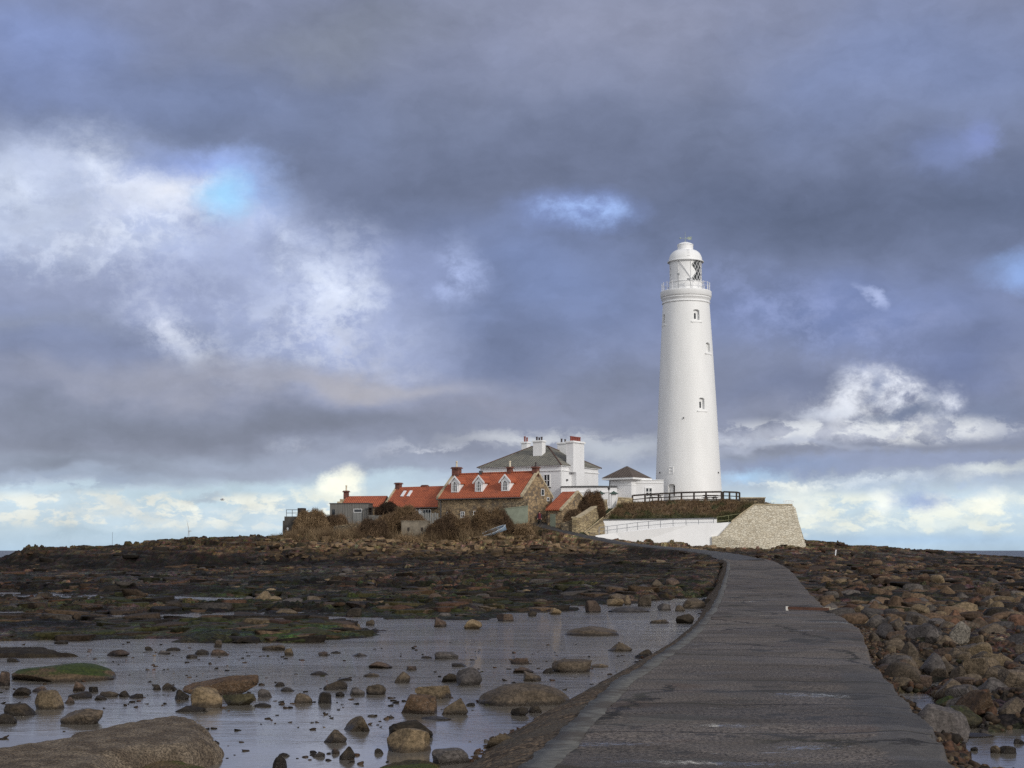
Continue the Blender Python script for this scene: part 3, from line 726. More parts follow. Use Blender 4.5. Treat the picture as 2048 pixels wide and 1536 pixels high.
speck = M.noise(M.co('World', (1, .8, 1)), 26, 5, .7); agg = M.vor(co, 42, 'F1', 'Distance'); big = M.noise(M.co('World', (.30, .85, 1)), 1.3, 5, .6); stv = M.noise(M.co('World', (.22, 2.2, 1)), 1.5, 7, .62)
base = M.mix(M.mr(speck, .34, .68), (.018, .015, .013), (.200, .172, .150))
base = M.mix(M.mr(agg, .05, .5, .35, 0), base, (.14, .125, .115))
base = M.mix(M.mr(big, .42, .62, 0, .55), base, (.066, .060, .056))
base = M.mix(M.mr(M.noise(M.co('World', (.5, .9, 1)), .9, 5, .6), .56, .66, 0, .6), base, (.075, .052, .040))
# smoother concrete band down the right-hand side, and a broken grey slab
wob = M.mth('ADD', uvs[0], M.mr(M.noise(M.co('World', (.1, .5, 1)), 1, 5, .7), .3, .7, -.10, .10, False))
conc = M.mth('MULTIPLY', M.mr(wob, .80, .835), M.mr(uvs[1], 30, 24))
cc = M.mix(M.mr(M.noise(co, 5, 7, .7), .3, .7), (.060, .056, .054), (.092, .086, .082))
base = M.mix(conc, base, cc)
lp = M.noise(M.co('World', (.45, 1.1, 1)), .8, 5, .6)
base = M.mix(M.mth('MULTIPLY', M.mr(lp, .60, .63), .7), base, (.085, .082, .076))
tone = M.sep(M.vor(M.co('World', (.30, .26, 1)), 1., 'F1', 'Color')); base = M.mix(1.0, base, M.mix(tone[0], (.78, .76, .74), (1.2, 1.17, 1.13)), 'MULTIPLY')
rep = M.mr(M.noise(M.co('World', (.7, .8, 1)), .8, 6, .6), .585, .605); base = M.mix(M.mth('MULTIPLY', rep, .8), base, M.mix(M.mr(speck, .3, .7), (.030, .028, .026), (.050, .047, .044)))
# cracks and slab joints
cw = M.noise(co, 1.1, 6, .65, out='Color'); av = M.n('ShaderNodeMix', data_type='VECTOR'); av.inputs[0].default_value = .35; M.l(M.co('World', (.34, .20, 1)), av.inputs[4]); M.l(cw, av.inputs[5])
ce = M.vor(av.outputs[1], 1.15, 'DISTANCE_TO_EDGE'); crk = M.mth('MULTIPLY', M.mr(ce, .008, .026, 1, 0), M.mr(M.noise(M.co('World', (.2, .2, 1)), 1.2, 3), .44, .56))
jw = M.mth('MULTIPLY', M.mth('SUBTRACT', M.noise(M.co('World', (.5, .02, 1)), 1.3, 5, .6), .5), .55)
yj = M.mth('ADD', uvs[1], jw); jt = None
for y0, wd in ((11.9, .03), (14.7, .02), (17.6, .025), (20.75, .035), (22.6, .02), (24.45, .045), (27.6, .02), (32.0, .03), (36.2, .04), (38.4, .03), (43., .05), (48., .05), (57., .09), (66., .09), (76., .1), (90., .14)):
    e = M.mr(M.mth('ABSOLUTE', M.mth('SUBTRACT', yj, y0)), wd * .8, wd * 2.2, 1, 0); jt = e if jt is None else M.mth('MAXIMUM', jt, e)
crk = M.mth('MAXIMUM', crk, M.mth('MULTIPLY', jt, .8))
base = M.mix(M.mth('MULTIPLY', crk, .85), base, M.mix(M.mr(big, .5, .56), (.012, .010, .009), (.030, .028, .016)))
salt = M.mth('MULTIPLY', M.mr(stv, .60, .66), .18)
base = M.mix(salt, base, (.13, .125, .125))
M.set('Base Color', base)
# standing water lies in thin streaks across the slabs
pudn = M.noise(M.co('World', (.34, 1.9, 1)), 1.5, 8, .68); pz = M.noise(M.co('World', (.12, .32, 1)), 1.3, 3)
pud = M.mth('MULTIPLY', M.mr(pudn, .63, .66), M.mr(pz, .45, .6)); 
pp = None
for (ax, ay, sx_, sy_) in ((3.15, 16.4, .6, .3), (1.9, 15.2, 1.7, .30), (2.5, 14.6, 1.2, .25), (4.3, 22.0, .9, .5), (2.6, 18.3, .6, .35), (1.0, 16.6, .8, .25), (9.5, 62., 1.5, .5), (11.5, 52., 1.6, .3), (9.7, 44.5, 1.7, .25), (8.2, 49., 1.0, .3)):
    mp = M.n('ShaderNodeMapping'); mp.vector_type = 'TEXTURE'; mp.inputs['Location'].default_value = (ax, ay, 0); mp.inputs['Scale'].default_value = (sx_, sy_, 1e6); M.l(M.n('ShaderNodeNewGeometry').outputs['Position'], mp.inputs[0])
    ln = M.n('ShaderNodeVectorMath', operation='LENGTH'); M.l(mp.outputs[0], ln.inputs[0]); e = M.mr(ln.outputs['Value'], 1.5, .1, 0, 1)
    pp = e if pp is None else M.mth('MAXIMUM', pp, e)
pp = M.mr(M.mth('ADD', M.mth('MULTIPLY', pp, .62), M.mth('MULTIPLY', M.mth('SUBTRACT', M.noise(M.co('World', (1.8, 6, 1)), 4.2, 7, .85), .5), 3.4)), .56, .66)
pud = M.mth('MAXIMUM', pud, pp)
wet = M.mr(M.noise(M.co('World', (.4, .8, 1)), 1.1, 5, .6), .35, .65, .58, .85)
M.set('Roughness', M.mix(pud, wet, (.05, .05, .05))); M.set('Specular IOR Level', M.mr(pud, 0, 1, .2, .75, False))
bm_ = M.mth('MULTIPLY', M.mth('SUBTRACT', M.mth('ADD', M.mth('MULTIPLY', speck, .8), M.mth('MULTIPLY', agg, .5)), M.mth('MULTIPLY', crk, 1.5)), M.mth('SUBTRACT', 1.0, pud))
M.bump(bm_, .75, .022)
ROAD = M.m
tag(np_mesh('causeway_road', V, Q, ROAD, None, True, uv), None, None, None, 'structure')
# kerb strip of pale concrete, broken edges
M = MT('pale_kerb_concrete', .7, spec=.2); co = M.co('World')
kc = M.mix(M.mr(M.noise(co, 7, 6, .7), .3, .7), (.072, .070, .064), (.145, .140, .125)); kc = M.mix(M.mr(M.noise(co, 1.2, 5, .6), .46, .58, 0, .9), kc, (.060, .050, .040)); M.set('Base Color', kc); M.bump(M.noise(co, 20, 5, .7), .5, .01); KERB = M.m
def strip(name, offs, zs, mat, y0, y1, js, step=.05, nz=.02, gap=None):
    q = [y0]
    while q[-1] < y1: q.append(q[-1] + max(step, q[-1] ** 2 * .0004))
    q = np.array(q); L, R_ = redge(q); nn = len(offs); rowsv = []
    for k, (of, dz) in enumerate(zip(offs, zs)):
        j = (fbm(q * 1.9 + k * 9, q * 0 + k, 5, 220 + k, .6) - .5) * js[k]
        zb = np.where(dz < -.05, 0, 1)
        zz = zroad(q) + (fbm(L * .35, q * .22, 4, 203) - .5) * .10 * zb + dz + (fbm(q * 3, q * 0 + k, 3, 230) - .5) * nz
        
        rowsv.append(np.stack([L + (of + j) * np.interp(q, [18, 50], [1., .5 if abs(of) > .4 else .8]), q, zz], 1))
    V = np.stack(rowsv, 1).reshape(-1, 3)
    return np_mesh(name, V, grid_quads(len(q), nn), mat)
o_ = []
tag(strip('kerb', [-.34, -.32, -.16, .0, .02], [-.12, .004, .008, .006, -.05], KERB, 6, YEND - .3, [.16, .16, .05, .16, .16], .04, .006), None, None, None, 'structure')
M = MT('shingly_concrete_apron', .85, spec=.12); co = M.co('World'); cid = M.vor(co, 14, 'F1', 'Color'); ed = M.vor(co, 14, 'DISTANCE_TO_EDGE'); s_ = M.sep(cid)
ac = M.mix(M.mr(s_[0], .1, .9), (.045, .031, .020), (.185, .130, .082)); ac = M.mix(M.mr(ed, 0, .12, .7, 0), ac, (.040, .032, .024)); ac = M.mix(M.mr(M.noise(co, 1.3, 6, .6), .42, .6, 0, .8), ac, (.085, .072, .056)); M.set('Base Color', ac); M.bump(M.mth('ADD', M.mr(ed, 0, .2), M.noise(co, 5, 5)), .7, .03); APRON = M.m
tag(strip('causeway_apron', [-2.1, -1.6, -1.15, -.75, -.28], [-.74, -.52, -.28, -.11, -.012], APRON, 6, YEND - .3, [.7, .5, .25, .12, .06], .06, .05), None, None, None, 'structure')
# tarred path up to the cottages
ps = []
for a, b in zip(path_c[:-1], path_c[1:]):
    for k in range(12): ps.append(a.lerp(b, k / 12))
ps.append(path_c[-1]); V = []
for k, p in enumerate(ps):
    d = (ps[min(k + 1, len(ps) - 1)] - ps[max(k - 1, 0)]); d.z = 0; d.normalize(); n_ = Vector((d.y, -d.x, 0)); w = 1.25
    if k < 26: w = 2.1 - .85 * max(0, k - 3) / 23
    for t in (-1, -.6, -.2, .2, .6, 1): V.append(p + n_ * w * t + Vector((0, 0, (.02 if abs(t) < .9 else -.16) + .03 * math.sin(k * 1.7 + t * 3))))
tag(np_mesh('path', [tuple(v) for v in V], grid_quads(len(ps), 6), plain('path_tarmac', (.036, .034, .034), .65, .3, 1.5)), None, None, None, 'structure')
# ------------------------------------------------------------------ building helpers
PHI = math.radians(33)
def local(name, label, cat, px, Y, z, phi=PHI, group=None):
    p = P(px, 1000, Y); return thing(name, label, cat, (p.x, p.y, z), -phi, group)
def window(parent, c, w, h, nx, ny, side='front', depth=.06, arch=False, name='window', sill=None, bar=.06):
    """side front: face looks along local -y; right: +x; left: -x"""
    def tr(u, d, z):
        if side == 'front': return (c[0] + u, c[1] - d, c[2] + z)
        if side == 'right': return (c[0] + d, c[1] + u, c[2] + z)
        return (c[0] - d, c[1] - u, c[2] + z)
    f = MB(); t = bar
    def b(u0, z0, u1, z1, d0, d1, mb):
        q = [tr(u0, d0, z0), tr(u1, d1, z1)]
        mb.box(*[min(q[0][i], q[1][i]) for i in range(3)], *[max(q[0][i], q[1][i]) for i in range(3)])
    b(-w/2, -h/2, -w/2 + t, h/2, .0, depth, f); b(w/2 - t, -h/2, w/2, h/2, .0, depth, f)
    b(-w/2 + t, -h/2, w/2 - t, -h/2 + t, 0, depth, f); b(-w/2 + t, h/2 - t, w/2 - t, h/2, 0, depth, f)
    for i in range(1, nx): u = -w/2 + w * i / nx; b(u - t * .4, -h/2 + t, u + t * .4, h/2 - t, .005, depth * .8, f)
    for i in range(1, ny): z = -h/2 + h * i / ny; b(-w/2 + t, z - t * .35, w/2 - t, z + t * .35, .008, depth * .7, f)
    fr = f.build(name, W_TRIM, parent)
    g = MB(); b(-w/2 + t * .5, -h/2 + t * .5, w/2 - t * .5, h/2 - t * .5, -.02, .004, g); g.build('pane', GLASS, fr)
    if sill:
        s = MB(); b(-w/2 - .12, -h/2 - .12, w/2 + .12, -h/2 - .005, 0, .16, s); s.build('sill', sill, fr)
    return fr
def chimney(parent, x, y, z0, z1, w, d, mat, pots, potmat, cap=True, ph=.5, pr=.12, capmat=None):
    m_ = MB(); m_.box(x - w/2, y - d/2, z0, x + w/2, y + d/2, z1 - (.22 if cap else 0)); c = m_.build('chimney', mat, parent, bev=.02)
    if cap:
        k = MB(); k.box(x - w/2 - .12, y - d/2 - .12, z1 - .22, x + w/2 + .12, y + d/2 + .12, z1 - .10); k.box(x - w/2 - .04, y - d/2 - .04, z1 - .10, x + w/2 + .04, y + d/2 + .04, z1); k.build('chimney_cap', capmat or mat, c)
    for i in range(pots):
        px_ = x + (i - (pots - 1) / 2) * (w * .8 / max(1, pots)); hh_ = ph * (1, .8, .92, .85)[i % 4]
        q = MB(); q.lathe([(pr * 1.1, z1), (pr * .9, z1 + hh_ * .15), (pr * .85, z1 + hh_ * .8), (pr * 1.1, z1 + hh_ * .86), (pr * 1.05, z1 + hh_), (pr * .7, z1 + hh_), (pr * .65, z1 + hh_ * .8)], 10, (px_, y)); q.build('chimney_pot', potmat, c, True)
    return c
def gable_walls(x0, x1, D, h, rise, over=.0):
    m_ = MB(); m_.prism([(x0, 0, -3), (x0, D, -3), (x0, D, h), (x0, D/2, h + rise), (x0, 0, h)], (x1 - x0, 0, 0)); return m_
def gable_roof(x0, x1, D, h, rise, over=.3, t=.16, gap=.03):
    m_ = MB(); k = over * rise / (D/2)
    for s in (0, 1):
        f = (lambda y: y) if s == 0 else (lambda y: D - y)
        m_.prism([(x0, f(-over), h - k + gap), (x0, f(D/2), h + rise + gap), (x0, f(D/2), h + rise + gap + t), (x0, f(-over), h - k + gap + t * .8)], (x1 - x0, 0, 0))
    return m_

# ------------------------------------------------------------------ dormered cottage
zc = 6.1; Yc = 191.0
cott = local('stone_cottage', 'stone cottage with a red pantile roof and three white arched dormers', 'cottage', 1047, Yc, zc)
L1, D1, h1, r1 = 13.4, 7.0, 3.45, 3.0
gable_walls(-L1, 0, D1, h1, r1).build('wall', STONE, cott)
rf = gable_roof(-L1 + .25, -.28, D1, h1, r1).build('roof', RED, cott)
for xx in (-L1 - .06, -.32):
    m_ = MB()
    for s in (0, 1):
        f = (lambda y: y) if s == 0 else (lambda y: D1 - y)
        m_.prism([(xx, f(-.25), h1 - .2), (xx, f(D1/2), h1 + r1 + .02), (xx, f(D1/2), h1 + r1 + .34), (xx, f(-.25), h1 + .12)], (.36, 0, 0))
    m_.build('gable_coping', STONE_COPE, cott)
m_ = MB(); m_.tube([(-L1 + .3, D1/2, h1 + r1 + .2), (-.35, D1/2, h1 + r1 + .2)], .12, 8); m_.build('ridge_tiles', RED, cott)
m_ = MB(); m_.tube([(-L1, -.38, h1 - .28), (0, -.38, h1 - .28)], .07, 6); m_.build('gutter', LEAD, cott)
chimney(cott, -L1 + .55, D1/2, h1 + r1 - .5, h1 + r1 + 1.15, 1.0, .9, BRICK, 1, POT_C, True, .8, .13)
c_ = chimney(cott, -5.0 + .6, D1/2 + .1, h1 + r1 - .5, h1 + r1 + .95, .62, .62, BRICK, 1, POT_C, True, .75, .15)
chimney(cott, -.35, D1/2, h1 + r1 - .5, h1 + r1 + .85, .7, .8, BRICK, 1, POT_D, True, .55, .1)
m_ = MB(); m_.box(-9.1, D1/2 - .2, h1 + r1, -8.75, D1/2 + .25, h1 + r1 + .55); m_.build('roof_vent', LEAD, cott)
sl = r1 / (D1/2)
for xd in (-L1 + 2.35, -L1 + 6.15, -L1 + 10.25):
    y0 = .55; z0 = h1 + sl * y0 + .12; w2 = .62; hw = 1.32
    m_ = MB(); m_.prism([(xd - w2, y0, z0), (xd + w2, y0, z0), (xd + w2, y0, z0 + hw), (xd, y0, z0 + hw + .62), (xd - w2, y0, z0 + hw)], (0, 2.4, 0))
    dm = m_.build('dormer', W_TRIM, cott)
    m_ = MB()
    for s in (-1, 1): m_.prism([(xd + s * (w2 + .2), y0 - .02, z0 + hw - .17), (xd, y0 - .02, z0 + hw + .66), (xd, y0 - .02, z0 + hw + .82), (xd + s * (w2 + .2), y0 - .02, z0 + hw + .0)], (0, 2.55, 0))
    m_.build('dormer_roof', RED, dm)
    m_ = MB()
    for s in (-1, 1): m_.prism([(xd + s * (w2 + .28), y0 - .16, z0 + hw - .25), (xd, y0 - .16, z0 + hw + .66), (xd, y0 - .16, z0 + hw + .92), (xd + s * (w2 + .28), y0 - .16, z0 + hw - .0)], (0, .12, 0))
    m_.build('bargeboard', W_TRIM, dm)
    # pointed arched window
    arc = [(-.40, 0), (.40, 0), (.40, .75)] + [(.40 * math.cos(a), .75 + .55 * math.sin(a)) for a in [.35, .7, 1.05, 1.3]] + [(0, 1.32)] + [(-.40 * math.cos(a), .75 + .55 * math.sin(a)) for a in [1.3, 1.05, .7, .35]] + [(-.40, .75)]
    m_ = MB(); m_.prism([(xd + u, y0 - .012, z0 + .12 + z) for u, z in arc], (0, .03, 0)); m_.build('pane', GLASS, dm)
    m_ = MB()
    for k in range(len(arc)):
        a, b = arc[k], arc[(k + 1) % len(arc)]; m_.bar((xd + a[0], y0 - .04, z0 + .12 + a[1]), (xd + b[0], y0 - .04, z0 + .12 + b[1]), .09, .09)
    for u in (-.14, .14): m_.bar((xd + u, y0 - .04, z0 + .12), (xd + u, y0 - .04, z0 + 1.3), .06, .05)
    for z in (.5, .85): m_.bar((xd - .4, y0 - .035, z0 + .12 + z), (xd + .4, y0 - .035, z0 + .12 + z), .03, .04)
    m_.build('window_frame', W_TRIM, dm)
for xw, zw, ww, wh in ((-11.6, 1.15, .75, .8), (-9.4, 1.15, .6, .8), (-7.2, 1.35, 1.0, .5), (-4.9, 1.3, .8, .5)):
    window(cott, (xw, 0, zw), ww, wh, 2, 2, 'front', .05, sill=STONE_COPE)
for yw, zw, ww, wh in ((4.6, 4.0, .75, .85), (5.9, 3.15, .6, .5)):
    window(cott, (0, yw, zw), ww, wh, 1, 1, 'right', .05)
m_ = MB(); m_.box(-L1 + .5, -.16, -.2, -L1 + .62, -.04, h1 - .3); m_.build('downpipe', LEAD, cott)

# ------------------------------------------------------------------ second cottage, to its left
c2 = thing('stone_cottage', 'lower red roofed cottage with two white skylights, left of the dormered cottage', 'cottage', cott.matrix_basis @ Vector((-L1 - .36, .8, 0)), -PHI)
c2.location.z = 6.4
L2, D2, h2_, r2 = 9.2, 5.2, 2.15, 2.5
gable_walls(-L2, -.02, D2, h2_, r2).build('wall', STONE, c2); gable_roof(-L2 + .2, -.03, D2, h2_, r2).build('roof', RED, c2)
m_ = MB()
for s in (0, 1):
    f = (lambda y: y) if s == 0 else (lambda y: D2 - y)
    m_.prism([(-L2 - .05, f(-.2), h2_ - .15), (-L2 - .05, f(D2/2), h2_ + r2 + .02), (-L2 - .05, f(D2/2), h2_ + r2 + .27), (-L2 - .05, f(-.2), h2_ + .1)], (.3, 0, 0))
m_.build('gable_coping', STONE_COPE, c2)
chimney(c2, -L2 + .45, D2/2, h2_ + r2 - .4, h2_ + r2 + .8, .7, .7, BRICK, 0, POT, True)
chimney(c2, -L2 + 4.7, D2/2 + .3, h2_ + r2 - .4, h2_ + r2 + .4, .7, .5, BRICK, 0, POT, True)
s2 = r2 / (D2/2)
for xs in (-L2 + 1.9, -L2 + 2.95):
    ya, yb = 1.25, 2.05; m_ = MB(); nz = Vector((0, -s2, 1)).normalized() * .26
    m_.prism([Vector((xs, ya, h2_ + s2 * ya)) + nz, Vector((xs + .42, ya, h2_ + s2 * ya)) + nz, Vector((xs + .42, yb, h2_ + s2 * yb)) + nz, Vector((xs, yb, h2_ + s2 * yb)) + nz], nz * -.5); m_.build('skylight', WSTEEL, c2)
for xw, ww, nx in ((-4.1, 1.0, 2), (-2.0, 1.35, 3), (-6.6, .9, 2)): window(c2, (xw, 0, .95), ww, 1.35, nx, 1, 'front', .06)
m_ = MB(); m_.box(-3.35, -.06, 0, -2.85, -.005, 1.7); m_.build('door', W_TRIM, c2)
m_ = MB(); m_.tube([(-L2, -.36, h2_ - .3), (-.05, -.36, h2_ - .3)], .06, 6); m_.build('gutter', LEAD, c2)

# ------------------------------------------------------------------ low end building
c3_ = local('outbuilding', 'low red roofed outbuilding behind the grey timber shed, far left of the cottages', 'outbuilding', 764, 205, 6.3, math.radians(14))
L3 = 6.1; gable_walls(-L3, 0, 4.2, 2.25, 1.35).build('wall', STONE, c3_); gable_roof(-L3 + .25, .05, 4.2, 2.25, 1.35, .2).build('roof', RED, c3_)
chimney(c3_, -L3 + .15, 2.1, 2.8, 4.55, .62, .6, BRICK, 1, POT_C, True, .75, .12)
m_ = MB(); m_.box(-L3 - .5, .3, 2.6, -L3 + .1, 3.9, 3.0); m_.box(-L3 - .3, .8, 3.0, -L3 + .12, 3.4, 3.35); m_.build('gable_shoulder', STONE_COPE, c3_)

# timber sheds
sh = local('timber_shed', 'flat topped shed of silvered grey boards with a small dark window', 'shed', 737, 201.5, 5.0, math.radians(8))
m_ = MB(); m_.box(-5.3, 0, -1, 0, 2.6, 3.85); m_.build('board_wall', BOARD, sh)
m_ = MB(); m_.box(-5.42, -.1, 3.86, .1, 2.7, 3.94); m_.build('roof', LEAD, sh)
window(sh, (-1.45, 0, 2.9), 1.15, .5, 1, 1, 'front', .05, name='window')
m_ = MB(); m_.box(-2.1, -.08, .9, -.8, -.01, 2.6); m_.build('shutter', BOARD_P, sh)
m_ = MB(); m_.box(-5.335, .4, 2.0, -5.305, 1.2, 3.1); m_.box(-5.0, -.03, 2.0, -4.6, -.005, 3.1); m_.build('pane', GLASS, sh)
s2_ = local('timber_shed', 'lean-to of grey boards with open gaps, joined to the right end of the grey shed', 'shed', 758, 201.0, 5.3, math.radians(8))
m_ = MB(); m_.box(-1.45, 0, -1, 0, 2, 2.0); m_.build('board_wall', BOARD, s2_)
m_ = MB()
for x_ in (-1.42, -.95, -.5, -.06): m_.box(x_ - .05, .0, 2.0, x_ + .05, .1, 2.95)
m_.box(-1.5, -.05, 2.95, .06, 2.05, 3.05); m_.build('roof_frame', DKWOOD, s2_)
m_ = MB(); m_.bar((-1.9, -.1, .2), (-1.9, -.1, 2.9), .12); m_.bar((-1.9, -.1, 2.85), (-1.4, -.1, 2.95), .1); m_.build('downpipe', LEAD, s2_)

# ------------------------------------------------------------------ keepers' house
kh = local('keepers_house', 'white two-storey house with a hipped slate roof and tall white chimneys', 'house', 1121, 205, 9.0)
LK, DK, hk, rk = 13.2, 10.4, 5.2, 3.1
m_ = MB(); m_.box(-LK, 0, -2, 0, DK, hk); m_.build('wall', W_HOUSE, kh)
m_ = MB(); m_.box(-LK - .12, -.12, hk - .75, .12, DK + .12, hk - .62); m_.box(-LK - .22, -.22, hk - .12, .22, DK + .22, hk + .02); m_.build('cornice', W_TRIM, kh)
ov = .38; a_ = [(-LK - ov, -ov, hk + .03), (ov, -ov, hk + .03), (ov, DK + ov, hk + .03), (-LK - ov, DK + ov, hk + .03)]; R1, R2 = (-LK + DK/2, DK/2, hk + rk), (-DK/2, DK/2, hk + rk)
m_ = MB(); m_.add(a_ + [R1, R2], [(0, 1, 5, 4), (1, 2, 5), (2, 3, 4, 5), (3, 0, 4), (3, 2, 1, 0)]); kr = m_.build('roof', SLATE, kh)
m_ = MB(); m_.tube([a_[1], R2], .1, 6); m_.tube([a_[2], R2], .1, 6); m_.tube([a_[0], R1], .1, 6); m_.tube([a_[3], R1], .1, 6); m_.tube([R1, R2], .12, 6); m_.build('ridge_and_hips', plain('rusty_ridge', (.09, .05, .035), .8), kr)
def stack(x, y, z0, z1, w, d, pots, pm, ph=.55):
    return chimney(kr, x, y, z0, z1, w, d, W_TRIM, pots, pm, True, ph, .14)
stack(-5.2, 2.9, hk + .9, hk + 3.75, 1.5, .95, 3, POT_D)
stack(-10.8, DK - 2.2, hk + .3, hk + 4.1, .95, .95, 2, POT, .8)
stack(-5.9 + 2.3, DK/2 + 1.6, hk + 1.5, hk + 3.65, 1.5, .9, 2, POT_D)
m_ = MB(); m_.box(.02, 3.0, -2, .75, 5.2, hk - .9); m_.prism([(.02, 3.0, hk - .9), (.75, 3.0, hk - .9), (.75, 5.2, hk - .9), (.02, 5.2, hk - .9)], (0, 0, .01)); cs = m_.build('chimney_breast', W_HOUSE, kh)
m_ = MB(); m_.box(-.35, 2.2, hk - .89, .74, 5.21, hk + 3.2); c_ = m_.build('chimney', W_HOUSE, kh)
m_ = MB(); m_.box(-.5, 2.05, hk + 3.2, .9, 5.36, hk + 3.38); m_.box(-.4, 2.15, hk + 3.38, .8, 5.26, hk + 3.46); m_.build('chimney_cap', W_TRIM, c_)
for i in range(6):
    q = MB(); q.lathe([(.17, hk + 3.46), (.15, hk + 3.6), (.14, hk + 3.95), (.18, hk + 4.0), (.17, hk + 4.12), (.1, hk + 4.12)], 10, (.2, 2.55 + i * .46)); q.build('chimney_pot', POT, c_, True)
window(kh, (-2.15, 0, 3.15), 1.05, 1.75, 2, 2, 'front', .08, sill=LEAD, bar=.1)
m_ = MB(); m_.tube([(.1, .1, -1), (.1, .1, hk - .1)], .06, 6); m_.tube([(-7.5, -.1, -1), (-7.5, -.1, hk - .1)], .06, 6); m_.build('downpipe', W_TRIM, kh)
m_ = MB(); m_.box(.005, 1.5, hk - 2.1, .2, 1.75, hk - 1.85); m_.build('wall_lamp', LEAD, kh)
# small flat annex with dark coping
an = local('flat_roofed_annex', 'low white flat-roofed annex with a dark coping line between the house and pavilion', 'annex', 1122, 202.5, 8.2, math.radians(2))
m_ = MB(); m_.box(0, 0, -2, 7.55, 4, 2.85); m_.build('wall', W_HOUSE, an)
m_ = MB(); m_.prism([(-.05, -.12, 2.86), (7.6, -.12, 2.86), (7.6, -.12, 3.02), (4.6, -.12, 3.08), (-.05, -.12, 3.02)], (0, 4.2, 0)); m_.build('coping', LEAD, an)
m_ = MB(); m_.box(-.03, -.1, 2.15, 7.57, .0, 2.3); m_.build('cornice', W_TRIM, an)

# ------------------------------------------------------------------ pavilion
pv = local('pavilion', 'small white pavilion with a pyramid slate roof and broad white eaves', 'pavilion', 1263, 204.3, 9.2, math.radians(36))
s = 3.55; m_ = MB(); m_.box(-s, 0, -2, 0, s, 3.0); m_.build('wall', W_HOUSE, pv)
m_ = MB(); m_.box(-s - .04, -.04, 2.25, .04, s + .04, 2.36); m_.build('string_course', W_TRIM, pv)
o_ = .72; m_ = MB(); m_.box(-s - o_, -o_, 3.02, o_, s + o_, 3.28); m_.build('eaves', W_TRIM, pv)
m_ = MB(); m_.add([(-s - o_ - .05, -o_ - .05, 3.285), (o_ + .05, -o_ - .05, 3.285), (o_ + .05, s + o_ + .05, 3.285), (-s - o_ - .05, s + o_ + .05, 3.285), (-s/2 - .1, s/2, 4.95), (-s/2 + .1, s/2, 4.95)], [(0, 1, 5, 4), (1, 2, 5), (2, 3, 4, 5), (3, 0, 4), (3, 2, 1, 0)]); m_.build('roof', SLATE_D, pv)
m_ = MB(); m_.box(-2.9, -.03, 1.1, -2.4, -.003, 1.2); m_.build('name_plate', LEAD, pv)
m_ = MB(); m_.tube([(-s + .1, -.09, -1), (-s + .1, -.09, 2.9)], .05, 6); m_.build('downpipe', LEAD, pv)
lk = local('link_building', 'low white flat-roofed link with a four-pane window beside the tower', 'building', 1266, 205.2, 9.0, 0)
m_ = MB(); m_.box(0, 0, -2, 4.2, 3, 3.1); m_.build('wall', W_HOUSE, lk)
m_ = MB(); m_.box(-.03, -.08, 2.75, 4.23, 0, 2.86); m_.box(-.03, -.10, 3.1, 4.23, 3.1, 3.22); m_.build('cornice', W_TRIM, lk)
window(lk, (2.18, 0, 1.52), 1.05, 1.35, 2, 2, 'front', .09, bar=.15)

# ------------------------------------------------------------------ lighthouse
YT = 214.0
def hw(py, l, r): a, b = P(l, py, YT), P(r, py, YT); return (b.x - a.x) / 2, a.z
ctr = P(1377, 985, YT); base = thing('lighthouse', 'tall tapering white lighthouse tower with a domed lantern on top', 'lighthouse', (ctr.x, YT, 9.6))
prof = [hw(y, l, r) for y, l, r in ((1015, 1309.5, 1446), (985, 1311, 1444), (900, 1313.3, 1438), (800, 1316.6, 1431.6), (700, 1320.5, 1424.8), (620, 1324.3, 1419.2))]
prof = [(r * .995, z - 9.6) for r, z in prof]
zt = hw(609, 1, 2)[1] - 9.6; sc_ = prof[-1][0]
fine = []
for k in range(41):
    z = -2 + (zt + 2) * k / 40; fine.append((float(np.interp(z, [p[1] for p in prof], [p[0] for p in prof])) if z > prof[0][1] else prof[0][0] + (prof[0][1] - z) * .03, z))
fine[-1] = (sc_ * .985, zt)
m_ = MB(); m_.lathe(fine, 96); tower = m_.build('tower', W_TOWER, base, False)
def rad(z): return float(np.interp(z, [p[1] for p in fine], [p[0] for p in fine]))
def tz(py): return P(1377, py, YT - 4).z - 9.6
def tang(px, py):
    z = tz(py); return math.asin(max(-1, min(1, (P(px, py, YT - 3).x - ctr.x) / rad(z))))
WN = [(1330.5, 622, 641, .62, 'w'), (1392.5, 617, 638, .95, 'w'), (1417.3, 682, 701, .95, 'w'), (1402.5, 795, 818, .85, 'w'), (1342, 968, 992, 1.05, 'd')]
cut = MB(); frames = []
for px, ya, yb, w, t in WN:
    z1, z0 = tz(ya), tz(yb); zz = (z0 + z1) / 2; th = tang(px, (ya + yb) / 2); r = rad(zz); dr_ = Vector((math.sin(th), -math.cos(th), 0)); si = Vector((math.cos(th), math.sin(th), 0))
    c = dr_ * (r - .45); arch = [(-w/2, z0), (w/2, z0), (w/2, z1 - .15), (w * .25, z1), (-w * .25, z1), (-w/2, z1 - .15)]
    cut.prism([c + si * u + Vector((0, 0, z)) for u, z in arch], dr_ * 1.5); frames.append((dr_, si, r, z0, z1, w, t))
co_ = cut.build('cutter', W_TRIM, base)
md = tower.modifiers.new('cut', 'BOOLEAN'); md.operation = 'DIFFERENCE'; md.object = co_; md.solver = 'EXACT'
bpy.context.view_layer.update()
dg = bpy.context.evaluated_depsgraph_get(); nm = bpy.data.meshes.new_from_object(tower.evaluated_get(dg)); tower.modifiers.clear(); tower.data = nm
while len(nm.materials) > 1: nm.materials.pop()
nm.shade_smooth(); nm.set_sharp_from_angle(angle=math.radians(25)); bpy.data.objects.remove(co_)
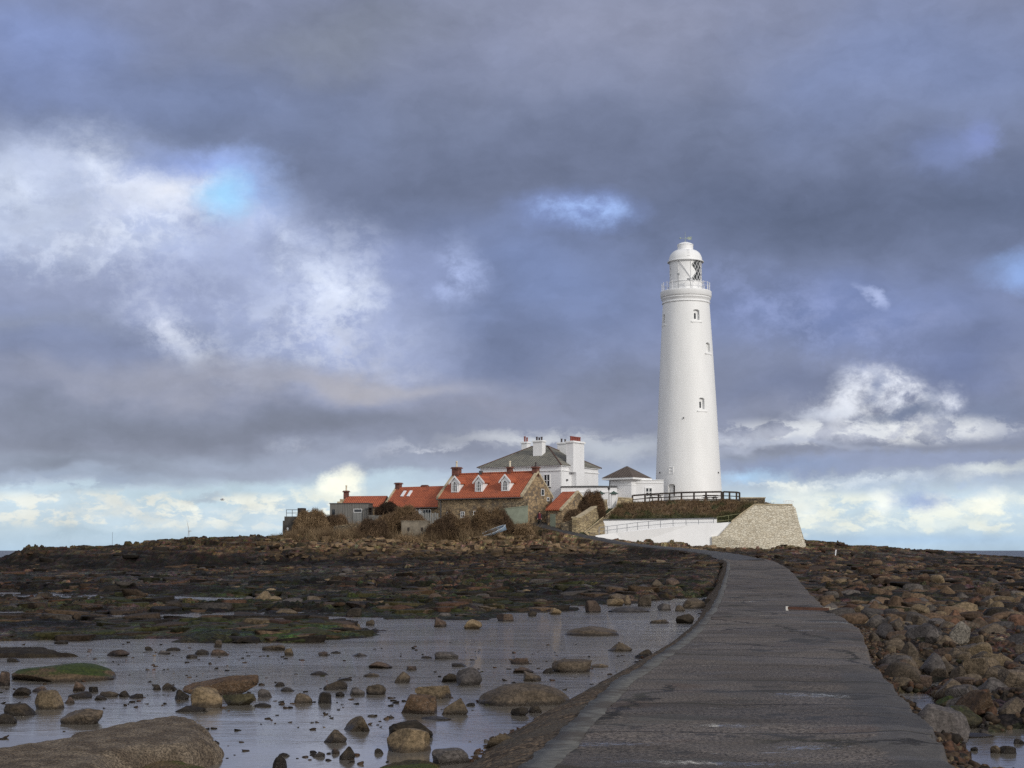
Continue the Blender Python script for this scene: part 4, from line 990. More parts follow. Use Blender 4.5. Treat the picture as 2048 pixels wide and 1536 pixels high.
for dr_, si, r, z0, z1, w, t in frames:
    c = dr_ * (r - .43); Z = Vector((0, 0, 1))
    if t == 'w':
        m_ = MB()
        m_.prism([c - dr_ * .02 - si * (w/2 - .01) + Z * (z0 + .01), c - dr_ * .02 + si * (w/2 - .01) + Z * (z0 + .01), c - dr_ * .02 + si * (w/2 - .01) + Z * (z1 - .17), c - dr_ * .02 - si * (w/2 - .01) + Z * (z1 - .17)], dr_ * .05)
        fr = m_.build('window', W_TRIM, base); m_ = MB(); zl, zh = z0 + (z1 - z0) * .12, z0 + (z1 - z0) * .62; q0 = c + dr_ * .032; m_.prism([q0 - si * .22 + Z * zl, q0 + si * .06 + Z * zl, q0 + si * .06 + Z * zh, q0 - si * .08 + Z * (zh + .12), q0 - si * .22 + Z * zh], dr_ * .012); m_.build('pane', GLASS, fr)
        m_ = MB(); s0 = dr_ * (r + .03); m_.bar(s0 - si * (w/2 + .35) + Z * (z0 - .28), s0 + si * (w/2 + .35) + Z * (z0 - .28), .16, .14, dr_); m_.build('sill', W_TRIM, fr)
    else:
        m_ = MB(); m_.bar(c + si * (w * .25) + Z * z0, c + si * (w * .25) + Z * (z1 - .2), .36, .06, dr_); m_.build('door', DKWOOD, base)
def onw(px, py, ins=0.): z = tz(py); th = tang(px, py); return Vector((math.sin(th), -math.cos(th), 0)) * (rad(z) + ins) + Vector((0, 0, z)), Vector((math.cos(th), math.sin(th), 0)), Vector((math.sin(th), -math.cos(th), 0))
c, si, dr_ = onw(1341.5, 940.5, .0); m_ = MB(); Z = Vector((0, 0, 1))
for a, b in (((-.33, -.45), (.33, -.45)), ((-.33, .45), (.33, .45)), ((-.33, -.45), (-.33, .45)), ((.33, -.45), (.33, .45)), ((-.3, 0), (.3, 0))): m_.bar(c + si * a[0] + Z * a[1], c + si * b[0] + Z * b[1], .1, .12, dr_)
m_.build('plaque', W_TRIM, base)
for px, py in ((1365.5, 835), (1322, 943), (1437, 943)):
    c, si, dr_ = onw(px, py); m_ = MB(); m_.tube([c - dr_ * .1, c + dr_ * .12, c + dr_ * .14 - Z * .2], .07, 6); m_.build('wall_fitting', LEAD, base)
rg = lambda py, half: (half * YT / F * 1.008, P(1372, py, YT).z - 9.6)
def ring(name, pts, mat=W_TRIM, n=72, par=None): q = MB(); q.lathe(pts, n); return q.build(name, mat, par or base, True, 40)
zg = P(1372, 603, YT).z - 9.6
r0 = rad(zt)
ring('neck_moulding', [(r0 - .3, zt - .02), (r0 + .06, zt - .0), (r0 + .12, zt + .08), (r0 + .10, zt + .22), (r0 - .02, zt + .26), (r0 - .0, zt + .36), (r0 + .22, zt + .72), (3.52, zt + .88), (3.60, zt + .92), (3.66, zt + 1.02), (3.68, zt + 1.75), (3.60, zt + 1.82), (2.0, zt + 1.83)])
zd = zt + 1.83
nr = 22; m_ = MB()
for i in range(nr):
    t = 2 * math.pi * i / nr; x, y = 3.45 * math.cos(t), 3.45 * math.sin(t); m_.tube([(x, y, zd), (x, y, zd + 1.12)], .04, 6); m_.tube([(x, y, zd + 1.12), (x, y, zd + 1.2)], .06, 6)
for z in (.62, 1.1): m_.tube([(3.45 * math.cos(2 * math.pi * i / 48), 3.45 * math.sin(2 * math.pi * i / 48), zd + z) for i in range(49)], .022, 5, False)
m_.build('gallery_railing', WSTEEL, base)
rl_ = 2.36; zb = zd; zw = zb + 1.25; ze = zw + 3.05
ring('lantern_base', [(rl_ + .03, zb), (rl_ + .03, zb + .55), (rl_ + .10, zb + .6), (rl_ + .03, zb + .66), (rl_ + .03, zw), (rl_ + .12, zw + .02), (rl_ + .12, zw + .1), (rl_ - .1, zw + .11)])
gl = MB(); gl.lathe([(rl_ - .12, zw + .1), (rl_ - .12, ze)], 32, cap=False); gl.build('lantern_glass', MT('lantern_glass', .06, (.03, .034, .036)).m, base, True)
# white blanked panels cover the landward glazing, with a zigzag edge
m_ = MB(); n_ = 24; a0, a1 = math.radians(-90 - 76), math.radians(-90 + 24)
gridv = []; nz_ = 12
for k in range(nz_ + 1):
    z = zw + .1 + (ze - zw - .1) * k / nz_; zig = abs(((k / nz_) * 1.5 + .35) % 1 * 2 - 1)
    e1 = a1 + (zig - .5) * .34; e0 = a0 + (abs(((k / nz_) * 3) % 1 * 2 - 1) - .5) * .16
    for i in range(n_ + 1): t = e0 + (e1 - e0) * i / n_; gridv.append(((rl_ - .05) * math.cos(t), (rl_ - .05) * math.sin(t), z))
m_.add(gridv, [(k * (n_ + 1) + i, k * (n_ + 1) + i + 1, (k + 1) * (n_ + 1) + i + 1, (k + 1) * (n_ + 1) + i) for k in range(nz_) for i in range(n_)])
pn = m_.build('blanking_panels', W_TRIM, base, True)
m_ = MB(); nd = 12; H_ = ze - zw - .1
for i in range(nd * 2):
    t0 = 2 * math.pi * i / (nd * 2)
    for sgn in (1, -1):
        m_.tube([((rl_ - .075) * math.cos(t0 + sgn * u * .52 * 1.5), (rl_ - .075) * math.sin(t0 + sgn * u * .52 * 1.5), zw + .1 + H_ * u) for u in [k / 8 for k in range(9)]], .032, 5)
for i in range(8):
    t0 = 2 * math.pi * i / 8 + .2; m_.tube([(rl_ * math.cos(t0), rl_ * math.sin(t0), zw), (rl_ * math.cos(t0), rl_ * math.sin(t0), ze)], .03, 5)
m_.build('astragal_lattice', WSTEEL, base)
m_ = MB(); m_.tube([((rl_ + .07) * math.cos(-2.05 + u * .85), (rl_ + .07) * math.sin(-2.05 + u * .85), ze - .05 - 3.2 * u) for u in [k / 6 for k in range(7)]], .05, 6); m_.build('access_ladder', WSTEEL, base)
dome = [(rl_ + .05, ze - .02), (rl_ + .26, ze), (rl_ + .28, ze + .1), (rl_ + .12, ze + .16)] + [(1.16 + (rl_ - 1.1) * math.cos(a), ze + .16 + 1.62 * math.sin(a)) for a in [k * math.pi / 2 / 12 for k in range(13)]] + [(.6, ze + 1.79)]
ring('dome', dome)
zv = ze + 1.78
ring('ventilator', [(1.10, zv - .12), (1.12, zv - .02), (1.12, zv + .02), (1.14, zv + .72), (1.2, zv + .78), (1.18, zv + .84), (.9, zv + 1.02), (.5, zv + 1.17), (.12, zv + 1.27), (.05, zv + 1.28)])
m_ = MB()
for k in range(4): a = math.radians(-86); r_ = 1.16 + (rl_ - 1.1) * math.cos(math.radians(18 + k * 14)) + .05; m_.bar((r_ * math.cos(a) - .18, r_ * math.sin(a), ze + .16 + 1.62 * math.sin(math.radians(18 + k * 14))), (r_ * math.cos(a) + .18, r_ * math.sin(a), ze + .16 + 1.62 * math.sin(math.radians(18 + k * 14))), .05)
m_.build('dome_rungs', WSTEEL, base)
vz = zv + 1.27; m_ = MB(); m_.tube([(0, 0, vz), (0, 0, vz + .75), (0, 0, vz + 1.55)], [.05, .035, .015], 6)
m_.tube([(-.75, 0, vz + .55), (.3, 0, vz + .55)], .03, 5)
m_.lathe([(.01, vz + .42), (.1, vz + .48), (.13, vz + .55), (.1, vz + .62), (.01, vz + .68)], 10, (-.72, 0))
m_.prism([(.2, -.02, vz + .5), (.55, -.02, vz + .32), (1.0, -.02, vz + .38), (.86, -.02, vz + .56), (1.02, -.02, vz + .78), (.5, -.02, vz + .76), (.2, -.02, vz + .62)], (0, .05, 0)); m_.build('weather_vane', plain('verdigris', (.28, .33, .28), .6), base)
m_ = MB(); x0_ = -1.45; m_.tube([(x0_, -3.3, zd), (x0_, -3.3, zd + 1.9)], .05, 6); m_.box(x0_ - .16, -3.45, zd + 1.9, x0_ + .16, -3.2, zd + 2.15); m_.build('gallery_floodlight', STEEL, base)
m_ = MB(); m_.tube([(.35, -3.3, zd), (.25, -3.3, zd + 1.0), (.05, -3.3, zd + 1.25)], .04, 6); m_.box(-.22, -3.4, zd + 1.2, .3, -3.2, zd + 1.4); m_.build('gallery_aerial', STEEL, base)

# ------------------------------------------------------------------ walls, ramp and bastion round the mound
def Q(L): return [P(a, b, c) for a, b, c in L]
def wallpoly(name, label, cat, pts, mat, off, part='wall', cope=None, copemat=None, group=None):
    t = thing(name, label, cat, (0, 0, 0), 0, group)
    pts = Q(pts); t.location = (sum((p for p in pts), Vector()) / len(pts)); pts = [p - t.location for p in pts]
    m_ = MB(); m_.prism(pts, off); m_.build(part, mat, t)
    if cope:
        m_ = MB(); o = Vector(off); e = o.normalized() * .08
        for i, j in cope:
            a, b = pts[i], pts[j]; m_.prism([a - e + Vector((0, 0, .01)), b - e + Vector((0, 0, .01)), b - e + Vector((0, 0, .16)), a - e + Vector((0, 0, .16))], o + 2 * e)
        m_.build('coping', copemat, t)
    return t
rampw = wallpoly('ramp_wall', 'long wedge-shaped bright white wall rising along the ramp', 'wall', [(1191, 1071, 184.8), (1230, 1065.5, 185.5), (1300, 1057, 186.3), (1380, 1050, 187), (1462, 1044, 187.6), (1462, 1100, 187.6), (1330, 1100, 186.8), (1258, 1092, 186), (1191, 1078, 184.8)], W_WALL, (0, .55, 0))
uppw = wallpoly('retaining_wall', 'white upper retaining wall behind the ramp railings, under the grass bank', 'wall', [(1207, 1041, 190.2), (1434, 1038, 191), (1434, 1062, 191), (1207, 1075, 190.2)], W_WALL, (0, .5, 0), cope=[(0, 1)], copemat=LEAD)
bp = [(1424, 1073, 187), (1437, 1072, 187), (1463, 1044, 187.3), (1486, 1026, 187.6), (1509, 1010, 188), (1550, 1009.5, 188), (1585, 1010.5, 188), (1591, 1016, 188), (1598, 1045, 187.4), (1612, 1090, 186.6), (1613, 1106, 186.4), (1424, 1106, 187)]
bas = wallpoly('stone_bastion', 'massive pale stone bastion with a sloping top left of it meeting the white wall', 'bastion', bp, STONE_PALE, (1.2, 9, 0), cope=[(2, 3), (3, 4), (4, 6)], copemat=STONE_COPE)
m_ = thing('stone_wall', 'short grey stone wall on the skyline between the fence and bastion', 'wall', P(1480, 1000, 203)); a = P(1480, 994.5, 203) - m_.location; b = P(1530, 994.5, 203) - m_.location
q = MB(); q.box(0, 0, -2, b.x, .7, b.z - .15); q.build('wall', DRY, m_); q = MB(); q.box(-.05, -.08, b.z - .148, b.x + .08, .78, b.z); q.build('coping', STONE_COPE, m_)
# stair parapets and steps
wallpoly('stair_wall', 'left hand yellow sandstone parapet climbing beside the steps', 'wall', [(1153, 1036, 187.5), (1160, 1036, 188), (1214, 1001, 197.5), (1216, 1018, 197.5), (1170, 1066, 188), (1153, 1074, 187.5)], STONE_YELL, (-.55, 0.25, 0), cope=[(0, 1), (1, 2)], copemat=STONE_COPE)
wallpoly('stair_wall', 'right hand yellow sandstone parapet running up to the timber fence', 'wall', [(1169, 1066, 187), (1231, 1016, 198), (1236, 996.5, 199), (1264, 998, 199), (1264, 1012, 199), (1232, 1034, 195), (1208, 1042, 190.5), (1208, 1068, 188), (1190, 1078, 186.8)], STONE_YELL, (.15, .6, 0), cope=[(0, 1), (2, 3)], copemat=STONE_COPE)
st = thing('stone_steps', 'flight of mossy green steps between two sandstone parapets', 'steps', P(1162, 1068, 187.6)); A = P(1162, 1068, 187.6); B = P(1222, 1017, 198.5); n_ = 16
m_ = MB()
for k in range(n_):
    p = (B - A) * (k / n_); q_ = (B - A) * ((k + 1) / n_); d = Vector((B.x - A.x, B.y - A.y, 0)).normalized(); sd_ = Vector((d.y, -d.x, 0)) * 1.1
    f = [p - sd_, p + sd_, Vector((q_.x, q_.y, p.z)) + sd_, Vector((q_.x, q_.y, p.z)) - sd_]; m_.prism([v - Vector((0, 0, 1.2)) for v in f], (0, 0, 1.2 + (B.z - A.z) / n_))
m_.build('tread', plain('mossy_stone', (.045, .060, .030), .85), st)
for px, lab in ((1227.5, 'white gate pier with a green cap at the head of the steps'), (1201, 'white gate pier with a green cap half hidden by the brown bush')):
    g_ = thing('gate_pier', lab, 'gate pier', P(px, 1013, 199.5), 0, 'white piers at the head of the steps'); hgt_ = P(px, 988, 199.5).z - g_.location.z
    q = MB(); q.box(-.32, -.32, -1.5, .32, .32, hgt_); q.build('pier', W_TRIM, g_, bev=.02); q = MB(); q.add([(-.62, -.62, hgt_ + .004), (.62, -.62, hgt_ + .004), (.62, .62, hgt_ + .004), (-.62, .62, hgt_ + .004), (0, 0, hgt_ + .42)], [(0, 1, 4), (1, 2, 4), (2, 3, 4), (3, 0, 4), (3, 2, 1, 0)]); q.build('cap', GREENP, g_)
gt = thing('lamp_post', 'dark iron lamp bracket standing against the white gate pier', 'lamp', P(1218, 1012, 199)); q = MB(); q.tube([(0, 0, 0), (0, 0, 2.0)], .045, 6); q.lathe([(.04, 2.0), (.16, 2.25), (.18, 2.5), (.04, 2.65)], 8); q.build('lamp', LEAD, gt, True)
# ramp railings
def railing(name, label, top, h, r, mat, rails=(1., .5), group=None):
    pts = Q(top); t = thing(name, label, 'railing', pts[0] - Vector((0, 0, h)), 0, group); o = t.location
    ps_ = MB()
    for k, p in enumerate(pts):
        q = MB(); q.tube([p - o - Vector((0, 0, h)), p - o], r * 1.15, 6); q.build('post', mat, t)
    for f in rails: q = MB(); q.tube([p - o - Vector((0, 0, h * (1 - f))) for p in pts], r, 6); q.build('rail', mat, t)
    return t
xs = [1198, 1215, 1234, 1254, 1275, 1297, 1321, 1346, 1372, 1397, 1427]
def ytop(x): return float(np.interp(x, [1198, 1275, 1340, 1440], [1055, 1045, 1039, 1036]))
railing('ramp_railing', 'thin grey tubular railing climbing the white ramp', [(x, ytop(x), 185.9 + (x - 1198) * .0072) for x in xs], .95, .035, STEEL)
railing('path_railing', 'faint yellowish wire railing crossing the green grass above the ramp', [(1434, 1034, 189), (1457, 1031, 189.5), (1481, 1027, 190)], .9, .02, plain('yellowed_steel', (.30, .29, .15), .6), (1., .4))
tf = thing('timber_fence', 'dark timber post and rail fence along the top of the bank', 'fence', P(1265, 1008, 199.5)); o = tf.location
fx = [(1265, 990.5, 1010, 199.5), (1290, 988.5, 1007, 199.8), (1317, 987, 1005, 200), (1339, 986, 1004, 200), (1363, 984.5, 1002.5, 200), (1388, 984, 1001.5, 200), (1412, 983.5, 1001, 200), (1443, 983, 1001.5, 200), (1446.5, 983, 1001.5, 200.6), (1459, 983.5, 1002, 200.5), (1473, 984, 1003, 200.5), (1479, 985, 1003.5, 202)]
tops = []
for a, b, c, d in fx:
    p = P(a, b, d) - o; q_ = P(a, c + 3, d) - o; tops.append((p, q_)); q = MB(); q.bar(q_, p, .22, .2, (0, 1, 0)); q.build('post', DKWOOD, tf)
for f, w in ((1.0, .22), (.62, .12), (.28, .14)):
    q = MB()
    for k in range(len(tops) - 1):
        if k == 7: continue
        a = tops[k][1].lerp(tops[k][0], f * .97); b = tops[k + 1][1].lerp(tops[k + 1][0], f * .97); q.bar(a - Vector((0, .09, 0)), b - Vector((0, .09, 0)), .07, w)
    q.build('rail', DKWOOD, tf)
def picnic(px, Y, lab):
    g_ = P(px, 1001, Y); t = thing('picnic_table', lab, 'picnic table', g_, .3, 'picnic tables behind the timber fence'); q = MB(); q.box(-.95, -.4, .68, .95, .4, .74); q.build('tabletop', DKWOOD, t)
    for s in (-1, 1): q = MB(); q.box(-.95, s * .75 - .14, .40, .95, s * .75 + .14, .45); q.build('bench', DKWOOD, t)
    for s in (-1, 1): q = MB(); q.bar((s * .65, -.7, -.3), (s * .65, -.2, .68), .09); q.bar((s * .65, .7, -.3), (s * .65, .2, .68), .09); q.bar((s * .65, -.85, .36), (s * .65, .85, .36), .08); q.build('frame', DKWOOD, t)
picnic(1311, 201.6, 'dark picnic table on the grass below the tower door'); picnic(1421, 201.6, 'dark picnic table near the right end of the timber fence')
# small fan-shaped railing on the bastion
fr_ = thing('fan_railing', 'pale fan-shaped steel railing perched on the bastion edge', 'railing', P(1577, 1011, 188.4)); q = MB()
for k in range(7): u = (k - 3) / 3; q.tube([(u * .35, 0, -.2), (u * .62, 0, .62 - .10 * u * u)], .022, 5)
q.build('spokes', WSTEEL, fr_); q = MB(); q.tube([((k - 6) / 6 * .66, 0, .64 - .12 * ((k - 6) / 6) ** 2) for k in range(13)], .025, 5); q.build('rail', WSTEEL, fr_)
railing('skyline_railing', 'low pale railing on the skyline behind the bastion top', [(1530, 1003, 200), (1537, 1005.5, 200), (1545, 1008, 200)], .8, .03, WSTEEL)

# ------------------------------------------------------------------ grass bank (mound)
bot = [(1206, 1046, 190.6), (1240, 1046, 190.8), (1300, 1044, 191.2), (1380, 1042, 191.4), (1436, 1041, 191.4), (1470, 1043, 190.5), (1510, 1040, 191), (1560, 1040, 194)]
mid = [(1222, 1030, 195), (1250, 1025, 195.2), (1300, 1023, 195.3), (1380, 1021, 195.3), (1436, 1021, 195.3), (1475, 1020, 195.3), (1512, 1020, 195.3), (1560, 1025, 197)]
top = [(1240, 1011, 198.6), (1265, 1008, 199), (1310, 1004.5, 199.3), (1380, 1002, 199.5), (1436, 1001.5, 199.5), (1478, 1003, 199.5), (1530, 1009, 200), (1575, 1020, 201)]
nx_, ny_ = 260, 110; rws = []
for L in (bot, mid, top): pts = np.array([tuple(p) for p in Q(L)]); t_ = np.linspace(0, 1, len(pts)); rws.append(np.stack([np.interp(np.linspace(0, 1, nx_), t_, pts[:, i]) for i in range(3)], 1))
bk = rws[2] + np.array([0, 22, 0]); bk[:, 2] = 10.1; rws = [rws[0] - np.array([0, 0, .8]), rws[0], rws[1], rws[2], rws[2] * .5 + bk * .5, bk]
tt = [0, .04, .42, .8, .9, 1.]; G_ = np.zeros((ny_, nx_, 3))
for j, t in enumerate(np.linspace(0, 1, ny_)):
    k = min(len(tt) - 2, int(np.searchsorted(tt, t, 'right') - 1)); f = (t - tt[k]) / (tt[k + 1] - tt[k]); G_[j] = rws[k] * (1 - f) + rws[k + 1] * f
gx, gy = G_[..., 0].ravel(), G_[..., 1].ravel(); tv = np.repeat(np.linspace(0, 1, ny_), nx_)
wt_ = sstep(.06, .14, tv) * sstep(.86, .7, tv) + .15
G_[..., 2] += ((fbm(gx * .9, gy * .9, 4, 301) - .5) * .9 * wt_ + (fbm(gx * 3, gy * 3, 3, 302) - .5) * .28 * wt_).reshape(ny_, nx_)
nn = fbm(gx * .8, gy * .8, 4, 305); cl = lerp(c3(.100, .062, .034), c3(.17, .115, .065), sstep(.35, .65, fbm(gx * 4, gy * 4, 3, 303)))
grn = np.clip(sstep(.34, .12, tv + (nn - .5) * .25) + sstep(1455, 1500, 1024 + gx / gy * F + (nn - .5) * 60) * .5 + sstep(.62, .7, nn), 0, 1); cl = lerp(cl, c3(.038, .050, .018), grn * .85)
M = MT('rough_bank_grass', .9); va = M.attr('Col'); co = M.co('World'); nz1 = M.noise(M.co('World', (3, 3, 6)), 1.6, 7, .7)
M.set('Base Color', M.mix(1.0, va, M.mix(M.mr(nz1, .3, .7), (.4, .4, .4), (1.7, 1.65, 1.6)), 'MULTIPLY')); M.bump(nz1, 1.0, .25)
tag(np_mesh('grass_bank', G_.reshape(-1, 3), grid_quads(ny_, nx_), M.m, cl), None, None, None, 'structure')

# ------------------------------------------------------------------ vegetation made of thin blades
def blades(name, roots, dirs, lens, wid, mat, cols, bend=.25, seg=2):
    n = len(roots); rng = np.random.default_rng(len(roots)); side = np.cross(dirs, rng.normal(size=(n, 3))); side /= np.linalg.norm(side, axis=1)[:, None] + 1e-9
    bd = rng.normal(size=(n, 3)) * bend; V = []; w = np.broadcast_to(wid, (n,))[:, None]
    for k in range(seg + 1):
        t = k / seg; c = roots + dirs * (lens * t)[:, None] + bd * (lens * t * t)[:, None] * .5; ww = w * (1 - t * .75) / 2; V += [c - side * ww, c + side * ww]
    V = np.stack(V, 1).reshape(-1, 3); m2 = 2 * (seg + 1); b = np.arange(n)[:, None] * m2
    Qd = np.concatenate([np.concatenate([b + 2 * k, b + 2 * k + 1, b + 2 * k + 3, b + 2 * k + 2], 1) for k in range(seg)])
    return np_mesh(name, V, Qd, mat, np.repeat(cols, m2, 0), False)
M = MT('dry_foliage', .9, spec=.2); M.set('Base Color', M.attr('Col')); FOL = M.m
def bush(label, x0, x1, yt, yb, Y, cA, cB, n=5200, depth=3.0, lean=0., seed=0, peak=.5, name='bush', grp=None, L=(.5, 1.2), wd=.035):
    rng = np.random.default_rng(1000 + seed); a, b = P(x0, yb, Y), P(x1, yb, Y); W_ = b.x - a.x; H_ = P(x0, yt, Y).z - a.z; base_z = a.z
    t = thing(name, label, 'bush', ((a.x + b.x) / 2, Y, base_z), 0, grp); nl = 7 + int(W_ * 1.3)
    n = int(n * 2.6); x_ = rng.uniform(-.5, .5, n); y_ = rng.uniform(-.5, .5, n); sk = (x_ + .5) - peak
    env = (1 - np.clip(np.where(sk < 0, -sk / peak, sk / (1 - peak)), 0, 1) ** 3.2) ** .8 * (1 - (2 * y_) ** 2 * .85) ** .5
    env = env * (.45 + 1.0 * fbm(x_ * W_ * .75 + seed * 9, y_ * 2.2, 5, 700 + seed, .6)); tz_ = np.clip(env, .06, 1.1) * H_ * rng.uniform(0, 1, n) ** .55
    tip = np.stack([x_ * W_, y_ * depth, tz_], 1); d = np.stack([x_ * .9 + lean, y_ * .6, .55 + 0 * x_], 1) + rng.normal(size=(n, 3)) * .42; d /= np.linalg.norm(d, axis=1)[:, None]
    ln = rng.uniform(L[0], L[1], n) * .62; rt = tip - d * ln[:, None] * .8; rt[:, 2] = np.maximum(rt[:, 2], -.5)
    cc = lerp(np.array(cA)[None], np.array(cB)[None], sstep(.3, .7, fbm(tip[:, 0] * .9 + seed, tip[:, 2] * .9, 3, 720 + seed))) * rng.uniform(.5, 1.5, n)[:, None]
    nl = 7; cx = np.linspace(-.35, .35, nl) * W_; cy = rng.uniform(-.3, .3, nl) * depth; ch = H_ * .55 * np.ones(nl)
    o = blades('twigs', rt, d, ln, rng.uniform(.6, 1.6, n) * wd, FOL, cc); o.parent = t
    if name != 'bush': return t
    m_ = MB()
    for i in range(nl):
        for j in range(3): a_ = rng.uniform(-.6, .6); m_.tube([(cx[i], cy[i], -.6), (cx[i] + a_ * .3, cy[i], ch[i] * .35), (cx[i] + a_ * .8, cy[i] + rng.uniform(-.4, .4), ch[i] * .78)], [.05, .035, .012], 5)
    m_.build('stem', DKWOOD, t); return t
TB, TD = (.16, .105, .058), (.26, .18, .105); DB, DD = (.085, .055, .034), (.17, .112, .068)
bush('tall tan-brown domed bush beside the concrete lookout, leftmost on the island', 584, 662, 1014, 1072, 197, TB, TD, 9000, 4, 0, 1, .55)
bush('low dark brown scrub against the foot of the grey timber shed', 640, 700, 1028, 1064, 198.5, DB, DD, 4500, 3, 0, 2)
bush('broad dark brown bush above the cliff left of the concrete pillbox', 690, 780, 1036, 1090, 187.5, DB, DD, 9000, 3.4, .1, 3, .7)
bush('big brown bush reaching up to the red roof, behind the concrete pillbox', 735, 862, 1016, 1074, 191.5, TB, DD, 15000, 4, .1, 4, .6)
bush('dense dark shrub silhouetted against the lower red roof', 752, 803, 1005, 1024, 197, (.030, .020, .014), (.055, .034, .022), 4500, 2.4, 0, 5, .5, 'shrub')
bush('left half of the wide brown thicket below the dormered cottage', 846, 950, 1024, 1082, 187.8, DB, TB, 14000, 4, .15, 6, .75)
bush('right half of the wide brown thicket, just behind the blue boat', 925, 1036, 1019, 1080, 188.6, DB, TB, 15000, 4, .15, 7, .6)
bush('brown bush leaning over the yellow stair wall', 1124, 1212, 982, 1046, 195, DB, (.13, .075, .04), 16000, 3.0, .35, 8, .80)
bush('dark ragged bush above the dry stone bank left of the steps', 1122, 1172, 1016, 1060, 191, DB, DD, 6500, 2.6, .1, 9, .6)
bush('tuft of dry russet grass at the edge of the tarmac path', 1030, 1066, 1042, 1070, 187, TB, TD, 3500, 2, 0, 10, .5, 'grass_tuft')
bush('pale dry grass clump at the foot of the pillbox', 780, 850, 1070, 1088, 184.5, TB, TD, 3500, 2, 0, 11, .5, 'grass_tuft', None, (.3, .7))
# rough grass over bank and cliff top
rng = np.random.default_rng(5); n = 24000
ii = rng.integers(8, ny_ - 22, n); jj = rng.integers(0, nx_, n); rt = G_[ii, jj] + rng.normal(size=(n, 3)) * .05; d = rng.normal(size=(n, 3)) * .5 + np.array([.3, -.2, .75]); d /= np.linalg.norm(d, axis=1)[:, None]
cc = cl.reshape(ny_, nx_, 3)[ii, jj] * rng.uniform(.5, 1.7, n)[:, None]
tag(blades('bank_grass', rt, d, rng.uniform(.15, .5, n), .05, FOL, cc), 'long dead brown grass covering the bank under the fence', 'grass', None, 'stuff')
n = 26000; px_ = rng.uniform(540, 1190, n); Yg = rng.uniform(181, 204, n); Xg = (px_ - 1024) / F * Yg; Zg = ground(Xg, Yg); pd_, _ = path_field(Xg, Yg); kk = (pd_ > 2.0) & (Zg > 3.6) & (fbm(Xg * .5, Yg * .5, 3, 401) > .45)
Xg, Yg, Zg = Xg[kk], Yg[kk], Zg[kk]; n = len(Xg); d = rng.normal(size=(n, 3)) * .45 + np.array([.1, 0, .9]); d /= np.linalg.norm(d, axis=1)[:, None]
cc = lerp(np.array([[.065, .048, .024]]), np.array([[.16, .11, .055]]), rng.uniform(0, 1, n))
tag(blades('cliff_top_grass', np.stack([Xg, Yg, Zg - .03], 1), d, rng.uniform(.15, .5, n), .05, FOL, cc), 'dry grass growing among the rocks below the cottages', 'grass', None, 'stuff')

n = 60000; px_ = rng.uniform(575, 1075, n); Yg = rng.uniform(184.5, 198, n); Xg = (px_ - 1024) / F * Yg; Zg = ground(Xg, Yg); pd_, _ = path_field(Xg, Yg); dn = fbm(Xg * .35, Yg * .5, 4, 411); kk = (pd_ > 2.4) & (Zg > 3.7) & (dn > .44)
Xg, Yg, Zg, dn = Xg[kk], Yg[kk], Zg[kk], dn[kk]; n = len(Xg); d = rng.normal(size=(n, 3)) * .38 + np.array([.12, 0, .9]); d /= np.linalg.norm(d, axis=1)[:, None]
cc = lerp(np.array([[.10, .066, .038]]), np.array([[.24, .17, .10]]), sstep(.3, .7, fbm(Xg * .8, Yg * .8, 3, 413))) * rng.uniform(.6, 1.3, n)[:, None]
tag(blades('dry_scrub', np.stack([Xg, Yg, Zg - .05], 1), d, rng.uniform(.4, 1.25, n) * sstep(.40, .56, dn) + .2, .04, FOL, cc), 'straw brown scrub and dead stems spreading between the bushes', 'scrub', None, 'stuff')

# ------------------------------------------------------------------ small island structures
lo = local('concrete_lookout', 'dark concrete lookout block with a small pale hatch, left end of the island', 'lookout', 600, 197.5, 4.2, math.radians(10))
m_ = MB(); m_.box(-2.1, 0, -1.5, 0, 3, 2.85); m_.build('wall', CONC_D, lo); m_ = MB(); m_.box(-2.3, -.05, -1.5, -2.105, .5, 2.3); m_.build('buttress', CONC_D, lo)
m_ = MB(); m_.box(-1.75, -.03, 1.0, -1.5, -.004, 1.4); m_.build('hatch', W_TRIM, lo)
m_ = MB()
for x_ in (-1.9, -1.1, -.3): m_.tube([(x_, .2, 2.85), (x_, .2, 3.75)], .035, 6)
for z_ in (3.3, 3.73): m_.tube([(-1.9, .2, z_), (.1, .2, z_)], .035, 6)
m_.build('railing', DKWOOD, lo); m_ = MB(); m_.box(-.35, .1, 2.855, .4, 1.4, 3.95); m_.build('hut', DKWOOD, lo)
pb = local('concrete_pillbox', 'weathered concrete pillbox with two dark loopholes among the bushes', 'pillbox', 855, 188.6, 3.9, math.radians(4))
m_ = MB(); m_.box(-3.3, 0, -1.5, 0, 3, 2.3); m_.build('wall', CONC, pb, bev=.03); m_ = MB(); m_.box(-3.36, -.05, 2.31, .06, 3.05, 2.42); m_.build('roof_slab', CONC, pb)
for x_ in (-2.35, -.65): m_ = MB(); m_.prism([(x_ - .16, -.012, 1.2), (x_ + .02, -.012, 1.0), (x_ + .12, -.012, 1.35), (x_ + .1, -.012, 1.6), (x_ - .18, -.012, 1.55)], (0, .02, 0)); m_.build('loophole', DKWOOD, pb)
sg = wallpoly('board_fence', 'tall sage green board fence in front of the dormered cottage', 'fence', [(984, 1021, 188.9), (1056, 1012.5, 189.9), (1056, 1046, 189.9), (984, 1052, 188.9)], SAGE, (0, .12, 0), 'boards')
q = MB(); a, b = P(984, 1021, 188.9) - sg.location, P(1056, 1012.5, 189.9) - sg.location
q.bar(a + Vector((0, .05, .05)), b + Vector((0, .05, .05)), .2, .1); q.build('capping', SAGE, sg)
